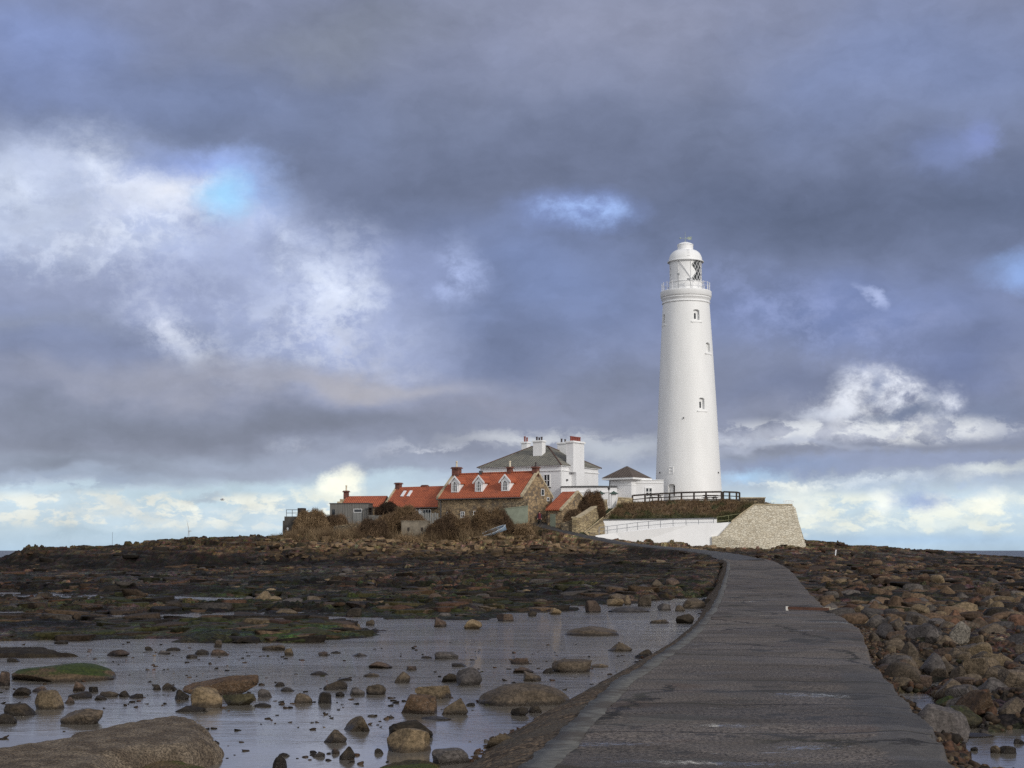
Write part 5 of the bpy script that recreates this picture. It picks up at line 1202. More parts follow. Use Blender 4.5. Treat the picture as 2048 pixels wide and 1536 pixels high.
trl = wallpoly('trellis_screen', 'dark stone and trellis screen above the sage green fence', 'screen', [(1005, 1006, 190.2), (1056, 1000.5, 190.8), (1056, 1013, 190.8), (1005, 1018, 190.2)], DRY, (0, .15, 0), 'panel')
wf = thing('picket_fence', 'pale weathered picket fence below the lower cottage windows', 'fence', P(838, 1042, 194.5)); o = wf.location
for k in range(9): p = P(838 + k * 4.6, 1042, 194.5) - o; q = MB(); q.box(p.x - .11, -.02, -1, p.x + .11, .02, 1.0 + .08 * (k % 2)); q.build('pale', BOARD_P, wf)
q = MB(); q.box(-.1, .025, .35, 2.7, .07, .45); q.build('rail', BOARD_P, wf)
# gateway wall and little gabled outhouse
ga = local('gateway_wall', 'stone gateway wall with a sage green door beside the cottage gable', 'wall', 1066, 194.2, 6.0, math.radians(0))
m_ = MB(); m_.prism([(0, 0, -1), (.15, 0, -1), (.15, 0, 2.2), (.7, 0, 2.35), (.75, 0, 2.1), (.75, 0, -1), (2.0, 0, -1), (2.0, 0, 1.5), (1.6, 0, 2.2), (.9, 0, 2.8), (0, 0, 2.85)], (0, .5, 0)); m_.build('wall', STONE, ga)
m_ = MB(); m_.box(.16, .2, -1, .74, .3, 2.2); m_.build('door', SAGE, ga)
oh = local('stone_outhouse', 'small stone outhouse with a low red roof to the right of the gateway', 'outhouse', 1098, 195.2, 6.0, math.radians(10))
gable_walls(-1.9, 0, 4.0, 1.9, 1.0).build('wall', STONE, oh); gable_roof(-1.95, .1, 4.0, 1.9, 1.0, .2).build('roof', RED, oh)
oh2 = local('stone_outhouse', 'steep red roofed stone outhouse with green door, behind the leaning bush', 'outhouse', 1124, 190.4, 5.6)
gable_walls(-2.3, 0, 8.0, 2.15, 2.25).build('wall', STONE, oh2); gable_roof(-2.35, -.25, 8.0, 2.15, 2.25, .25).build('roof', RED, oh2)
m_ = MB()
for f in ((lambda y: y), (lambda y: 8 - y)): m_.prism([(-.26, f(-.2), 2.0), (-.26, f(4), 4.42), (-.26, f(4), 4.68), (-.26, f(-.2), 2.25)], (.34, 0, 0))
m_.build('gable_coping', STONE_COPE, oh2); m_ = MB(); m_.box(-1.75, -.05, -.5, -.95, -.005, 1.6); m_.build('door', SAGE, oh2); m_ = MB(); m_.box(-2.25, -.09, -.6, -2.13, -.005, 1.95); m_.build('downpipe', DKWOOD, oh2)
wallpoly('dry_stone_wall', 'low pale dry stone wall on the cliff below the grey timber shed', 'wall', [(668, 1052, 193), (690, 1049, 193), (717, 1050, 193), (719, 1066, 193), (666, 1068, 193)], DRY, (0, .6, 0))
wallpoly('dry_stone_bank', 'dark dry stone bank at the left foot of the steps', 'wall', [(1122, 1046, 188.5), (1155, 1037, 188.8), (1155, 1072, 188), (1140, 1068, 188), (1122, 1062, 188.5)], DRY, (0, .8, 0))
# boat
bt = thing('rowing_boat', 'old pale blue rowing boat tipped up on the grass', 'boat', P(990, 1068, 185.5), 0); bt.rotation_euler = (math.radians(20), math.radians(-19), math.radians(14))
ns = 15; hull = []; inn = []
for k in range(ns):
    t = k / (ns - 1); x_ = -1.55 + 3.1 * t; w_ = .58 * (math.sin(math.pi * min(1, t * .86 + .14)) ** .6); sh_ = .46 + .22 * t * t
    for j in range(9): a = math.pi * j / 8; hull.append((x_, -w_ * math.cos(a), sh_ * (1 - math.sin(a) ** .7))); inn.append((x_ * .97, -w_ * .93 * math.cos(a), sh_ * (1 - .9 * math.sin(a) ** .7) + .004))
q = MB(); q.add(hull, [tuple(x) for x in grid_quads(ns, 9)]); q.add([hull[j] for j in range(9)], [tuple(range(9))]); q.build('hull', plain('faded_blue_paint', (.20, .28, .38), .6), bt, True)
q = MB(); q.add(inn, [tuple(x) for x in grid_quads(ns, 9)]); q.build('inner_planking', plain('blue_inside', (.10, .15, .22), .7), bt, True)
q = MB(); q.tube([hull[k * 9] for k in range(ns)] , .04, 6); q.tube([hull[k * 9 + 8] for k in range(ns)], .04, 6); q.build('gunwale', plain('pale_blue_trim', (.42, .47, .52), .6), bt)
q = MB(); q.box(-.5, -.5, .3, -.25, .5, .34); q.box(.5, -.5, .36, .75, .5, .40); q.build('thwart', BOARD_P, bt)
# person on the path
def person():
    g_ = P(1079, 1050.5, 191.2); t = thing('person', 'distant person in a dark red coat and black trousers walking down the path', 'person', g_, math.radians(12))
    J = [((0, 0, .95), .15, None), ((0, 0, 1.15), .125, 0), ((0, .0, 1.38), .15, 1), ((0, -.01, 1.50), .06, 2), ((0, -.02, 1.60), .09, 3), ((0, -.02, 1.72), .085, 4)]
    for s in (-1, 1):
        k = len(J); J += [((s * .18, 0, 1.40), .062, 2), ((s * .24, .02, 1.13), .048, k), ((s * .25, -.06, .88), .035, k + 1), ((s * .25, -.08, .80), .034, k + 2)]
        for f, (dx, dz, r) in enumerate(((-.03, -.10, .010), (-.01, -.115, .010), (.01, -.11, .010), (.03, -.09, .009))): J.append(((s * (.25 + dx), -.09 - .01 * f, .80 + dz), r, k + 3))
        J.append(((s * .21, -.13, .75), .011, k + 3))
        k = len(J); fy = -.20 * s; J += [((s * .09, 0, .90), .10, 0), ((s * .10, fy * .6, .50), .07, k), ((s * .10, fy + .06, .10), .045, k + 1), ((s * .11, fy - .10, .05), .04, k + 2)]
    me = bpy.data.meshes.new('body'); me.from_pydata([j[0] for j in J], [(i, j[2]) for i, j in enumerate(J) if j[2] is not None], []); o = bpy.data.objects.new('body', me); COL.objects.link(o)
    md = o.modifiers.new('skin', 'SKIN'); 
    for i, j in enumerate(J): me.skin_vertices[0].data[i].radius = (j[1], j[1])
    me.skin_vertices[0].data[0].use_root = True; o.modifiers.new('s', 'SUBSURF').levels = 1
    bpy.context.view_layer.update(); nm = bpy.data.meshes.new_from_object(o.evaluated_get(bpy.context.evaluated_depsgraph_get())); o.modifiers.clear(); o.data = nm; nm.materials.clear(); nm.materials.append(plain('skin', (.38, .22, .16), .6, .1)); o.parent = t
    q = MB(); q.lathe([(.20, .78), (.20, .95), (.175, 1.12), (.205, 1.32), (.17, 1.46), (.075, 1.53)], 16, (0, -.0)); q.build('coat', plain('dark_red_cloth', (.10, .016, .022), .9), t, True)
    for s in (-1, 1): q = MB(); q.tube([(s * .17, 0, 1.44), (s * .245, .02, 1.14), (s * .255, -.06, .89)], [.075, .062, .048], 8); q.build('sleeve', plain('navy_cloth', (.02, .02, .035), .9), t, True)
    for s in (-1, 1): fy = -.20 * s; q = MB(); q.tube([(s * .085, 0, .95), (s * .10, fy * .6, .50), (s * .10, fy + .06, .10)], [.115, .085, .065], 8); q.build('trouser_leg', plain('black_cloth', (.012, .012, .014), .9), t, True); q = MB(); q.tube([(s * .10, fy + .10, .05), (s * .11, fy - .02, .06), (s * .115, fy - .15, .035)], [.05, .055, .04], 8); q.build('shoe', DKWOOD, t, True)
    q = MB(); q.lathe([(.10, 1.66), (.108, 1.72), (.09, 1.80), (.03, 1.83)], 12, (0, -.015)); q.build('hat', plain('dark_hat', (.02, .016, .016), .9), t, True)
person()
# far away: turbine, mast, gull
wtb = thing('wind_turbine', 'pale wind turbine seen nearly edge-on across the sea', 'wind turbine', P(377, 1090, 5000), 0); o = wtb.location; TW = plain('turbine_paint', (.42, .44, .46), .5, .05)
hub = P(378.2, 1062, 5000) - o; q = MB(); q.tube([(0, 0, -60), (hub.x * .8, 0, 0), hub], [1.9, 1.6, 1.1], 12); q.build('tower', TW, wtb, True); q = MB(); q.bar(hub - Vector((2.5, 0, 0)), hub + Vector((3, 8, 0)), 3.2); q.build('nacelle', TW, wtb)
for ex, ey in ((373.5, 1040), (384.8, 1062.5), (374.8, 1073)):
    e = P(ex, ey, 4996) - o; s_ = hub + Vector((0, -4, 0)); d = (e - s_); q = MB(); pr = d.cross(Vector((0, 1, 0))).normalized(); q.prism([s_ - pr * .6, s_ + d * .2 - pr * 1.4, e - pr * .2, e + pr * .2, s_ + d * .25 + pr * .7, s_ + pr * .6], (0, .8, 0)); q.build('blade', TW, wtb)
ms = thing('mast', 'hair-thin distant mast standing on the left headland skyline', 'mast', P(225, 1096, 1500)); q = MB(); top_ = P(225, 1064, 1500) - ms.location; q.tube([(0, 0, -20), top_], [.22, .12], 6); q.build('pole', LEAD, ms)
gl_ = thing('seagull', 'tiny gull gliding in the sky left of the cottages', 'bird', P(444.5, 1000, 150), .4); q = MB()
q.tube([(-.22, 0, .02), (-.1, 0, .0), (.08, 0, .01), (.2, 0, .04), (.26, 0, .03)], [.01, .05, .06, .04, .01], 8); q.build('body', plain('gull_grey', (.55, .55, .56), .8), gl_, True)
for s in (-1, 1): q = MB(); q.add([(-.08, s * .04, .02), (.08, s * .04, .03), (.06, s * .3, .16), (-.06, s * .3, .15), (-.08, s * .62, .04)], [(0, 1, 2, 3), (3, 2, 4)]); q.build('wing', plain('gull_wing', (.38, .38, .40), .8), gl_)
mk = thing('marker_post', 'short white leaning marker post among the rocks below the bastion', 'post', P(1669.5, 1113.5, 172)); q = MB(); q.tube([(0, 0, -.3), (.16, 0, .80)], .07, 8); q.build('post', WSTEEL, mk)
bar_ = thing('timber_baulk', 'low reddish timber baulk lying across the right half of the causeway', 'beam', on_road(1615, 1221)); a, b = on_road(1577, 1220) - bar_.location, on_road(1657, 1222) - bar_.location; q = MB(); q.bar(a + Vector((0, 0, .07)), b + Vector((0, 0, .06)), .12, .10); q.build('beam', plain('rusty_timber', (.10, .045, .028), .8), bar_)
q = MB(); q.bar(a + Vector((-.05, 0, -.02)), a + Vector((-.05, 0, .13)), .10); q.build('end_post', plain('chipped_white', (.45, .43, .40), .8), bar_); q = MB(); q.bar(b + Vector((-.1, .1, .06)), b + Vector((.2, .9, .05)), .14, .12); q.bar(b + Vector((.1, -.15, .02)), b + Vector((.45, .75, .02)), .14, .12); q.build('edge_block', plain('pale_timber', (.26, .22, .16), .8), bar_)
# ------------------------------------------------------------------ rocks
def rock_verts(seed, kind, sub):
    bm = bmesh.new(); bmesh.ops.create_icosphere(bm, subdivisions=sub, radius=1.0)
    p = np.array([v.co[:] for v in bm.verts]); f = np.array([[v.index for v in fc.verts] for fc in bm.faces]); bm.free()
    rng = np.random.default_rng(seed * 7 + 3)
    if kind == 'block': p = np.sign(p) * np.abs(p) ** .55
    elif kind == 'point': p[:, :2] *= (1 - .55 * np.clip(p[:, 2:3], -1, 1))
    elif kind == 'slab': p = np.sign(p) * np.abs(p) ** np.array([.7, .7, .22])
    elif kind == 'flat': p = np.sign(p) * np.abs(p) ** np.array([.85, .85, .7])
    n = {'round': 13, 'block': 10, 'point': 12, 'flat': 9, 'dome': 2, 'slab': 9}[kind]
    for _ in range(n):
        d = rng.normal(size=3); d /= np.linalg.norm(d)
        if kind == 'slab': d[2] *= .12; d /= np.linalg.norm(d)
        if kind == 'flat': d[2] = abs(d[2]) + .6; d /= np.linalg.norm(d)
        lim = rng.uniform(.52, .86) * np.percentile(p @ d, 99.5)
        ex = np.maximum(0, p @ d - lim); p = p - ex[:, None] * d * .94
    s = rng.uniform(0, 50); q = p + s
    p = p * (1 + .22 * n3(q, seed, .8)[:, None] + .13 * n3(q, seed + 1, 2.1)[:, None])
    if sub >= 3: p = p * (1 + .07 * n3(q, seed + 2, 5.)[:, None] + (.035 * n3(q, seed + 4, 12.)[:, None]))
    mn, mx = p.min(0), p.max(0); p = (p - (mn + mx) / 2) / (mx - mn)   # unit box
    p[:, 2] = p[:, 2] * 2.1 - .05 if kind == 'dome' else (p[:, 2] + .5) * 1.55 - .55   # z 0..1 shows, the rest is buried
    return p, f
def rmesh(name, seed, kind, sub, mat, cache={}):
    k = (seed, kind, sub, mat.name)
    if k not in cache:
        p, f = rock_verts(seed, kind, sub); me = bpy.data.meshes.new(name); me.from_pydata(p.tolist(), [], f.tolist()); me.materials.append(mat); me.shade_smooth(); me.set_sharp_from_angle(angle=math.radians(50)); cache[k] = me
    return cache[k]
def rockmat(name, a, b, moss=0., barn=0., dark=(.016, .013, .011), rough=.6):
    M = MT(name, rough, spec=.16); co = M.co('World'); r = M.rnd(); n1 = M.noise(co, 2.6, 7, .65); n2 = M.noise(co, 17, 6, .7); n3_ = M.noise(M.co('World', (1, 1, 4.0)), 6, 5, .6, .3)
    c = M.mix(M.mr(n1, .32, .68), a, b); c = M.mix(1.0, c, M.mix(M.mr(n2, .3, .72), (.55, .54, .52), (1.5, 1.45, 1.4)), 'MULTIPLY')
    c = M.mix(M.mr(n3_, .50, .66, 0, .45), c, tuple(x * .45 for x in a)); c = M.mix(1.0, c, M.mix(r, (.72, .72, .72), (1.25, 1.22, 1.18)), 'MULTIPLY')
    ck = M.mth('MULTIPLY', M.mr(M.vor(M.co('World', (1, 1, 1.6)), 3.1, 'DISTANCE_TO_EDGE'), .006, .022, 1, 0), M.mr(M.noise(co, 1.1, 3), .48, .6)); c = M.mix(M.mth('MULTIPLY', ck, .8), c, (.012, .010, .008))
    if barn: v = M.vor(co, 34, 'F1', 'Distance'); c = M.mix(M.mth('MULTIPLY', M.mr(v, .16, .26, barn, 0), M.mr(n1, .38, .55)), c, (.20, .18, .15))
    if moss:
        g = M.n('ShaderNodeNewGeometry'); up = M.sep(g.outputs['Normal'])[2]; mm = M.mth('MULTIPLY', M.mr(up, .6, .88), M.mr(M.noise(co, 1.6, 5, .65), .66 - moss * .30, .72 - moss * .26)); c = M.mix(mm, c, M.mix(M.mr(n2, .3, .7), (.016, .026, .006), (.050, .066, .014)))
    z = M.sep(co)[2]; tide = M.mth('ADD', z, M.mth('MULTIPLY', M.mth('SUBTRACT', n1, .5), .12)); c = M.mix(M.mr(tide, .03, .10, .75, 0), c, dark)
    M.set('Base Color', c); M.set('Roughness', M.mr(tide, .04, .12, .22, rough)); b1 = M.bump(M.mth('ADD', n2, n3_), .8, .03); v2 = M.vor(co, 9, 'DISTANCE_TO_EDGE'); M.bump(M.mth('ADD', n1, M.mth('MULTIPLY', M.noise(co, 55, 3, .6), .35)), .6, .06, b1)
    return M.m
RM = {'tan': rockmat('tan_sandstone_rock', (.13, .098, .060), (.215, .165, .105)), 'ochre': rockmat('ochre_rock', (.085, .066, .044), (.135, .105, .072)),
      'brown': rockmat('brown_rock', (.060, .048, .036), (.105, .084, .063)), 'red': rockmat('reddish_brown_rock', (.066, .047, .037), (.108, .078, .060)),
      'dark': rockmat('dark_weedy_rock', (.022, .018, .014), (.048, .038, .028)), 'grey': rockmat('grey_rock', (.060, .054, .053), (.10, .092, .09)),
      'barn': rockmat('barnacled_rock', (.065, .042, .026), (.11, .072, .045), 0, .85), 'olive': rockmat('olive_weedy_rock', (.030, .030, .016), (.06, .052, .03), .5),
      'moss': rockmat('mossy_rock', (.070, .050, .032), (.11, .080, .05), .95), 'pale': rockmat('pale_grey_rock', (.14, .13, .115), (.21, .195, .17))}
rid = 0
def rock(px, yb, w, h, kind, mat, label=None, group=None, seed=None, z=None, dep=.75, rz=None, sub=None, cat='rock', tilt=0., name='boulder'):
    global rid; rid += 1; seed = seed if seed is not None else rid
    g = G(px, yb, 0.0)
    if z is None:
        for _ in range(4): z = max(0., float(ground(np.array([g.x]), np.array([g.y]))[0])); g = G(px, yb, z)
    Y = g.y; W_ = w * Y / F; D_ = W_ * dep if kind != 'dome' else W_ * .9; Hh = max(.03, h * Y / F - (HC - z) / Y * D_ * .45)
    s = sub or (5 if w > 60 else 4 if w > 24 else 3); me = rmesh(name, seed % 22, kind, s, RM[mat]); o = bpy.data.objects.new(name, me); COL.objects.link(o)
    o.location = (g.x, Y + D_ * .42, z - .01); o.scale = (W_, D_, Hh); o.rotation_euler = (tilt * .3, tilt, (rz if rz is not None else 0.))
    return tag(o, label, cat, group)
R = [
 (105,1364,205,40,'dome','moss','large low rock capped with bright green moss at the left edge of the pool'),
 (92,1419,52,40,'block','tan','square tan block standing in the pool above the big foreground slab'),
 (156,1449,78,33,'block','brown','dark brown loaf-shaped rock right of the square tan block'),
 (155,1383,28,22,'round','red','reddish cobble just below the mossy rock'), (184,1385,20,13,'round','dark','small dark cobble right of the reddish one'),
 (40,1392,36,19,'round','dark','dark rounded rock in front of the mossy rock, near the left edge'), (6,1372,24,30,'round','red','reddish rock cut by the left edge of the picture'),
 (75,1385,30,14,'round','red','low reddish stone under the mossy rock'),
 (35,1432,62,26,'flat','dark','flat dark rock among the stones at the left edge'), (5,1448,50,22,'flat','dark','dark flat stone at the left edge, nearest the slab'),
 (137,1407,22,14,'round','red','small reddish cobble right of the square tan block'), (157,1397,46,14,'flat','dark','dark flat stone in the line of cobbles above the brown loaf rock'),
 (198,1400,28,11,'round','dark','dark small stone in the line of cobbles'), (216,1394,38,13,'round','brown','brown stone in the middle of the line of cobbles'),
 (247,1394,22,14,'point','dark','pointed dark stone right of the cobble line'), (271,1397,27,11,'flat','dark','thin dark stone at the right end of the cobble line'),
 (338,1380,32,15,'point','dark','dark pointed stone left of the propped slab'), (312,1380,16,12,'point','dark','tiny dark pointed stone'),
 (361,1400,30,22,'round','dark','dark round stone tucked under the left of the propped slab'), (378,1424,60,14,'flat','dark','low dark stones at the base of the leaning tan rock'),
 (475,1411,64,26,'round','olive','olive weedy boulder under the right end of the propped slab'),
 (410,1416,62,44,'block','tan','tan square rock leaning against the propped slab'),
 (545,1301,46,12,'block','brown','flat brown block near the far shore of the pool'), (577,1311,19,15,'block','ochre','small upright ochre block beside the flat brown one'),
 (645,1312,20,10,'block','red','small reddish wedge in mid pool'), (671,1307,22,6,'flat','grey','thin grey stone barely above the water'), (718,1313,34,8,'flat','grey','low grey stone right of mid pool'),
 (760,1337,46,15,'point','red','reddish wedge-shaped rock in mid pool'), (822,1341,22,10,'round','red','small orange-brown stone in mid pool'), (742,1354,34,9,'dome','tan','low tan hump awash in the pool'),
 (804,1366,32,23,'point','brown','brown pyramid-shaped stone in mid pool'), (636,1351,38,10,'dome','brown','flat brown stone with a pale edge'), (688,1361,32,7,'flat','dark','thin dark stone below the flat brown one'),
 (669,1380,46,19,'block','dark','dark angular boulder left of the two round ones'), (712,1391,34,18,'round','grey','smooth dark grey round stone between two brown boulders'), (751,1390,40,23,'round','brown','brown boulder right of the smooth grey stone'),
 (679,1393,18,11,'round','dark','small black stone left of the smooth grey one'), (647,1407,30,23,'block','dark','black blocky stone in the middle of the pool'), (605,1407,36,21,'round','brown','mottled brown stone left of the black blocky stone'),
 (558,1373,22,10,'point','dark','small dark stone right of the propped slab'), (574,1383,28,10,'flat','grey','flat grey pebble in the pool'), (530,1395,32,19,'point','grey','grey pointed rock right of the propped slab'),
 (524,1414,34,9,'flat','dark','flat dark stone below the grey pointed rock'), (893,1318,48,16,'block','grey','mossy grey block in the far pool'), (853,1317,22,6,'flat','dark','thin dark stone left of the mossy grey block'),
 (918,1334,30,9,'flat','grey','low grey stone behind the dark pyramid rock'), (938,1371,52,37,'point','grey','tall grey pyramid-shaped rock rising from the pool'), (902,1364,42,19,'block','dark','craggy dark rock joined to the left of the grey pyramid'),
 (868,1398,76,28,'round','tan','pale tan boulder at the back of the group of three'), (840,1402,26,14,'round','dark','dark stone between the tan and the barnacled boulders'), (838,1428,74,40,'round','barn','reddish-brown barnacled boulder at the front left of the group of three'),
 (907,1430,52,33,'point','ochre','ochre pyramid-shaped boulder at the right of the group of three'), (941,1412,18,8,'round','dark','tiny dark stone right of the group of three'), (712,1463,57,31,'block','ochre','ochre-brown loaf rock alone in the lower pool'),
 (669,1486,44,28,'round','brown','dark brown weedy boulder left of the loaf rock'), (693,1520,31,28,'round','dark','round dark stone near the bottom of the pool'), (670,1508,17,13,'round','red','small red-brown cobble by the round dark stone'),
 (636,1514,26,12,'flat','grey','flat grey stone near the bottom edge'), (820,1478,86,40,'block','dark','dark slab standing behind the big tan boulder'), (820,1505,88,50,'round','tan','big tan boulder in front of a dark slab, lower middle of the pool'),
 (899,1530,78,34,'block','grey','dark grey flat-topped rock on the shore, bottom of the picture'), (558,1540,30,30,'round','dark','dark round stone cut by the bottom edge'), (568,1513,24,9,'flat','dark','thin dark stone above the bottom edge'),
 (760,1508,22,13,'point','brown','small brown angular stone left of the big tan boulder'), (872,1440,62,9,'flat','grey','flat stone awash below the ochre pyramid boulder'),
 (1053,1413,196,50,'dome','brown','very large smooth brown dome of rock near the causeway'), (1040,1432,38,20,'round','dark','dark stone below the left of the smooth dome'), (1070,1426,26,18,'round','dark','dark stone below the middle of the smooth dome'),
 (1127,1446,42,32,'point','brown','brown boulder where the pool meets the causeway apron'), (1010,1498,74,34,'block','ochre','ochre block on the gravel shore'), (1041,1329,42,14,'block','red','orange-brown angular stone in the far pool'),
 (1047,1346,42,13,'point','red','dark reddish stone above the squarish one'), (1064,1363,38,21,'block','brown','squarish brown rock just behind the smooth dome'), (1096,1347,22,13,'round','dark','black stone left of the long brown loaf'),
 (1146,1345,80,27,'block','brown','long brown loaf-shaped boulder in the far pool'), (1200,1335,34,8,'flat','tan','low tan stone right of the long loaf'), (1241,1303,48,18,'round','ochre','smooth yellow-ochre boulder nearest the causeway'),
 (1291,1313,26,15,'block','dark','dark rock touching the apron'), (1185,1272,112,20,'dome','brown','long low dark hump in the far pool'), (1320,1247,38,9,'dome','brown','low brown stone in the upper right of the pool'), (1372,1247,40,20,'round','dark','dark boulder where the far pool meets the causeway'),
 (1330,1221,28,15,'round','grey','grey-brown boulder in the bright water'), (1361,1223,20,13,'round','brown','brown stone in the bright water'), (1390,1217,46,22,'round','brown','large brown boulder in the bright water by the causeway'), (1420,1213,20,17,'round','dark','dark stone against the causeway apron'),
 (1187,1225,32,25,'block','red','square reddish block on the far shore'), (1232,1212,38,16,'round','tan','tan rounded rock on the far shore'), (1256,1210,14,20,'point','ochre','slender upright ochre stone on the far shore'), (1290,1213,26,24,'block','brown','upright brown block on the far shore'),
 (1260,1225,80,12,'dome','grey','long flat grey rock at the far shore'), (1065,1233,18,12,'round','dark','small dark stone on the far edge of the pool'), (1110,1229,26,14,'round','tan','small tan stone on the far edge of the pool'),
 (1009,1243,36,16,'round','red','reddish boulder on the far edge of the pool'), (946,1258,36,20,'round','tan','pair of orange-tan rocks in the far pool'), (880,1254,26,20,'block','red','square brown stone at the tip of the far shore'),
 (740,1251,18,12,'block','brown','small brown block by the green mossy spit'), (706,1234,32,19,'round','dark','dark rounded boulder at the end of the channel'), (750,1221,38,20,'round','tan','pale tan boulder beyond the channel'), (772,1222,26,16,'round','brown','brown boulder right of the pale tan one'),
 (524,1208,36,27,'block','tan','big pale tan block on the reef beyond the channel'), (572,1228,46,11,'flat','ochre','flat ochre slab beside the channel'), (470,1238,40,11,'flat','ochre','tilted ochre slab lying by the channel'), (745,1199,24,14,'point','tan','small pointed tan rock on the reef'),
 (434,1295,18,16,'block','brown','small upright brown block near the far shore, left of centre'), (436,1311,34,13,'round','red','reddish rounded rock below the upright brown block'), (402,1310,30,12,'round','dark','dark stone left of the reddish rounded one'),
 (325,1309,28,9,'block','grey','grey block in the string of stones at left'), (298,1301,18,9,'round','dark','dark stone at the left of the string of stones'), (345,1302,28,8,'flat','dark','flat dark stone in the string of stones'), (382,1317,24,9,'round','dark','small dark stone at the right of the string'),
 (232,1313,52,15,'point','red','craggy reddish rock in the far left of the pool'), (25,1324,26,9,'flat','dark','flat dark stone above the mossy rock'), (120,1288,30,8,'flat','dark','dark weedy stone near the far left shore'),
 (1108,1530,40,18,'flat','brown','flat brown stone on the gravel beside the kerb'),
 # right of the causeway
 (1721,1232,27,20,'point','tan','pale upright rock standing right at the causeway edge'), (1842,1232,44,25,'round','tan','tan boulder at the back of the boulder field'), (1842,1258,32,28,'round','brown','upright rounded brown boulder in the boulder field'),
 (1867,1276,28,22,'point','grey','small pale grey pointed boulder'), (1924,1276,42,34,'point','pale','pale yellow-grey angular boulder, brightest in the boulder field'), (1950,1280,34,16,'round','tan','low tan stone right of the pale angular boulder'),
 (1899,1302,54,32,'round','ochre','large rounded ochre boulder in the middle of the field'), (1992,1268,60,22,'block','brown','long brown loaf boulder near the right edge'), (1750,1284,22,20,'round','brown','small brown boulder beside the causeway corner'),
 (1806,1285,60,26,'round','red','broad brown boulder behind the pair by the causeway'), (1793,1303,44,28,'round','brown','brown boulder left of the tall dark one'), (1823,1325,46,42,'point','brown','tall brown boulder leaning toward the little pools'),
 (1812,1340,54,34,'round','brown','rounded brown boulder above the square block'), (1804,1358,52,28,'block','barn','square barnacled block beside the causeway'), (1792,1334,34,14,'point','brown','grey-brown wedge behind the square block'),
 (1862,1310,40,26,'round','red','brown boulder between two ochre ones'), (1895,1312,30,18,'round','red','reddish boulder below the large ochre one'), (1935,1312,40,20,'round','brown','brown boulder right of the reddish one'), (1963,1322,48,38,'block','tan','squarish tan boulder right of centre of the field'),
 (1886,1337,36,26,'point','brown','brown wedge boulder beside the little pools'), (1868,1350,64,22,'flat','dark','flat dark rock overhanging the little pools'), (1927,1372,58,42,'round','brown','big rounded brown boulder in the lower field'), (1962,1352,56,38,'round','ochre','big ochre-brown boulder leaning to the right'),
 (1992,1368,50,36,'round','brown','dark brown boulder second from the right edge'), (2036,1374,66,36,'round','brown','boulder cut by the right edge of the picture'), (2002,1330,60,24,'flat','tan','flat-topped tan boulder near the right edge'), (1849,1372,36,22,'block','red','reddish block under the square barnacled one'),
 (1962,1430,84,50,'block','barn','large barnacled boulder above the dark slanting slab'), (1924,1456,98,46,'block','olive','dark olive slanting slab beside the puddle'), (2036,1438,66,44,'block','brown','blocky boulder with a dark hollow at the right edge'), (1908,1482,64,24,'round','olive','low olive boulder below the slanting slab'),
 (1993,1507,20,18,'round','ochre','small ochre stone standing in the bottom right pool'), (1950,1502,16,10,'round','dark','small dark stone in the bottom right pool'), (2020,1508,36,18,'round','brown','brown stone at the right of the bottom right pool'), (2040,1488,22,12,'round','dark','dark stone on the far side of the bottom right pool'), (1890,1447,14,14,'block','olive','little upright stone at the corner of the slanting slab'),
 (1953,1475,90,12,'flat','dark','flat dark ledge behind the bottom right pool'), (1905,1410,62,20,'flat','olive','mossy flat rock left of the large barnacled boulder'),
]
NB = len(R)
for r in R:
    px, yb, w, h, kind, mat, lab = r
    rz_ = ((px * 37 + yb * 11) % 100 / 100 - .5) * .7
    rock(px, yb, w, h, kind, mat, lab, None, dep=.62 if kind in ('flat',) else .78, rz=rz_, z=(0. if px < 1290 and 1252 < yb < 1545 and px > 0 and w < 300 else None))
# propped slab
o = rock(438, 1390, 150, 30, 'block', 'barn', 'long brown slab propped on smaller stones in the pool', None, seed=3, z=0.06, dep=.34, rz=.06, tilt=-.10)
# the remaining boulders one can count
rng = np.random.default_rng(77)
def scatter(n, area, sizes, kinds, group, labs, zmin=-.02, dep=(.6, .95)):
    k = 0; tries = 0
    while k < n and tries < n * 30:
        tries += 1; px, yb = rng.uniform(area[0], area[1]), area[2] + (area[3] - area[2]) * rng.uniform(0, 1) ** .8
        g = G(px, yb, .15); X_, Y_ = g.x, g.y; a, b = redge(np.array([Y_]))
        if a[0] - 1.3 < X_ < b[0] + .35: continue
        z = float(ground(np.array([X_]), np.array([Y_]))[0])
        if z < zmin: continue
        if X_ > 2 and min(float(poly_sd(np.array([X_]), np.array([Y_]), q_)[0]) for q_ in PR) < .22: continue
        wm = rng.uniform(*sizes) * (1 if rng.uniform() < .7 else .6); mat = kinds[rng.integers(len(kinds))]; kd = ('round', 'block', 'block', 'point', 'point', 'flat')[rng.integers(6)]
        if yb < 1236: kd = ('flat', 'block', 'flat', 'point', 'flat')[rng.integers(5)]
        hs = {'round': .55, 'block': .42, 'flat': .25, 'point': .5}[kd] * rng.uniform(.75, 1.2); me = rmesh('boulder', int(rng.integers(22)), kd, 3, RM[mat]); o = bpy.data.objects.new('boulder', me); COL.objects.link(o)
        o.location = (X_, Y_, max(z, 0) - .04); o.scale = (wm, wm * rng.uniform(*dep), wm * hs); o.rotation_euler = (rng.normal() * .12, rng.normal() * .12, rng.uniform(0, 6.28)); tag(o, labs[mat], 'rock', group); k += 1
gr = 'boulders crowded to the right of the causeway'
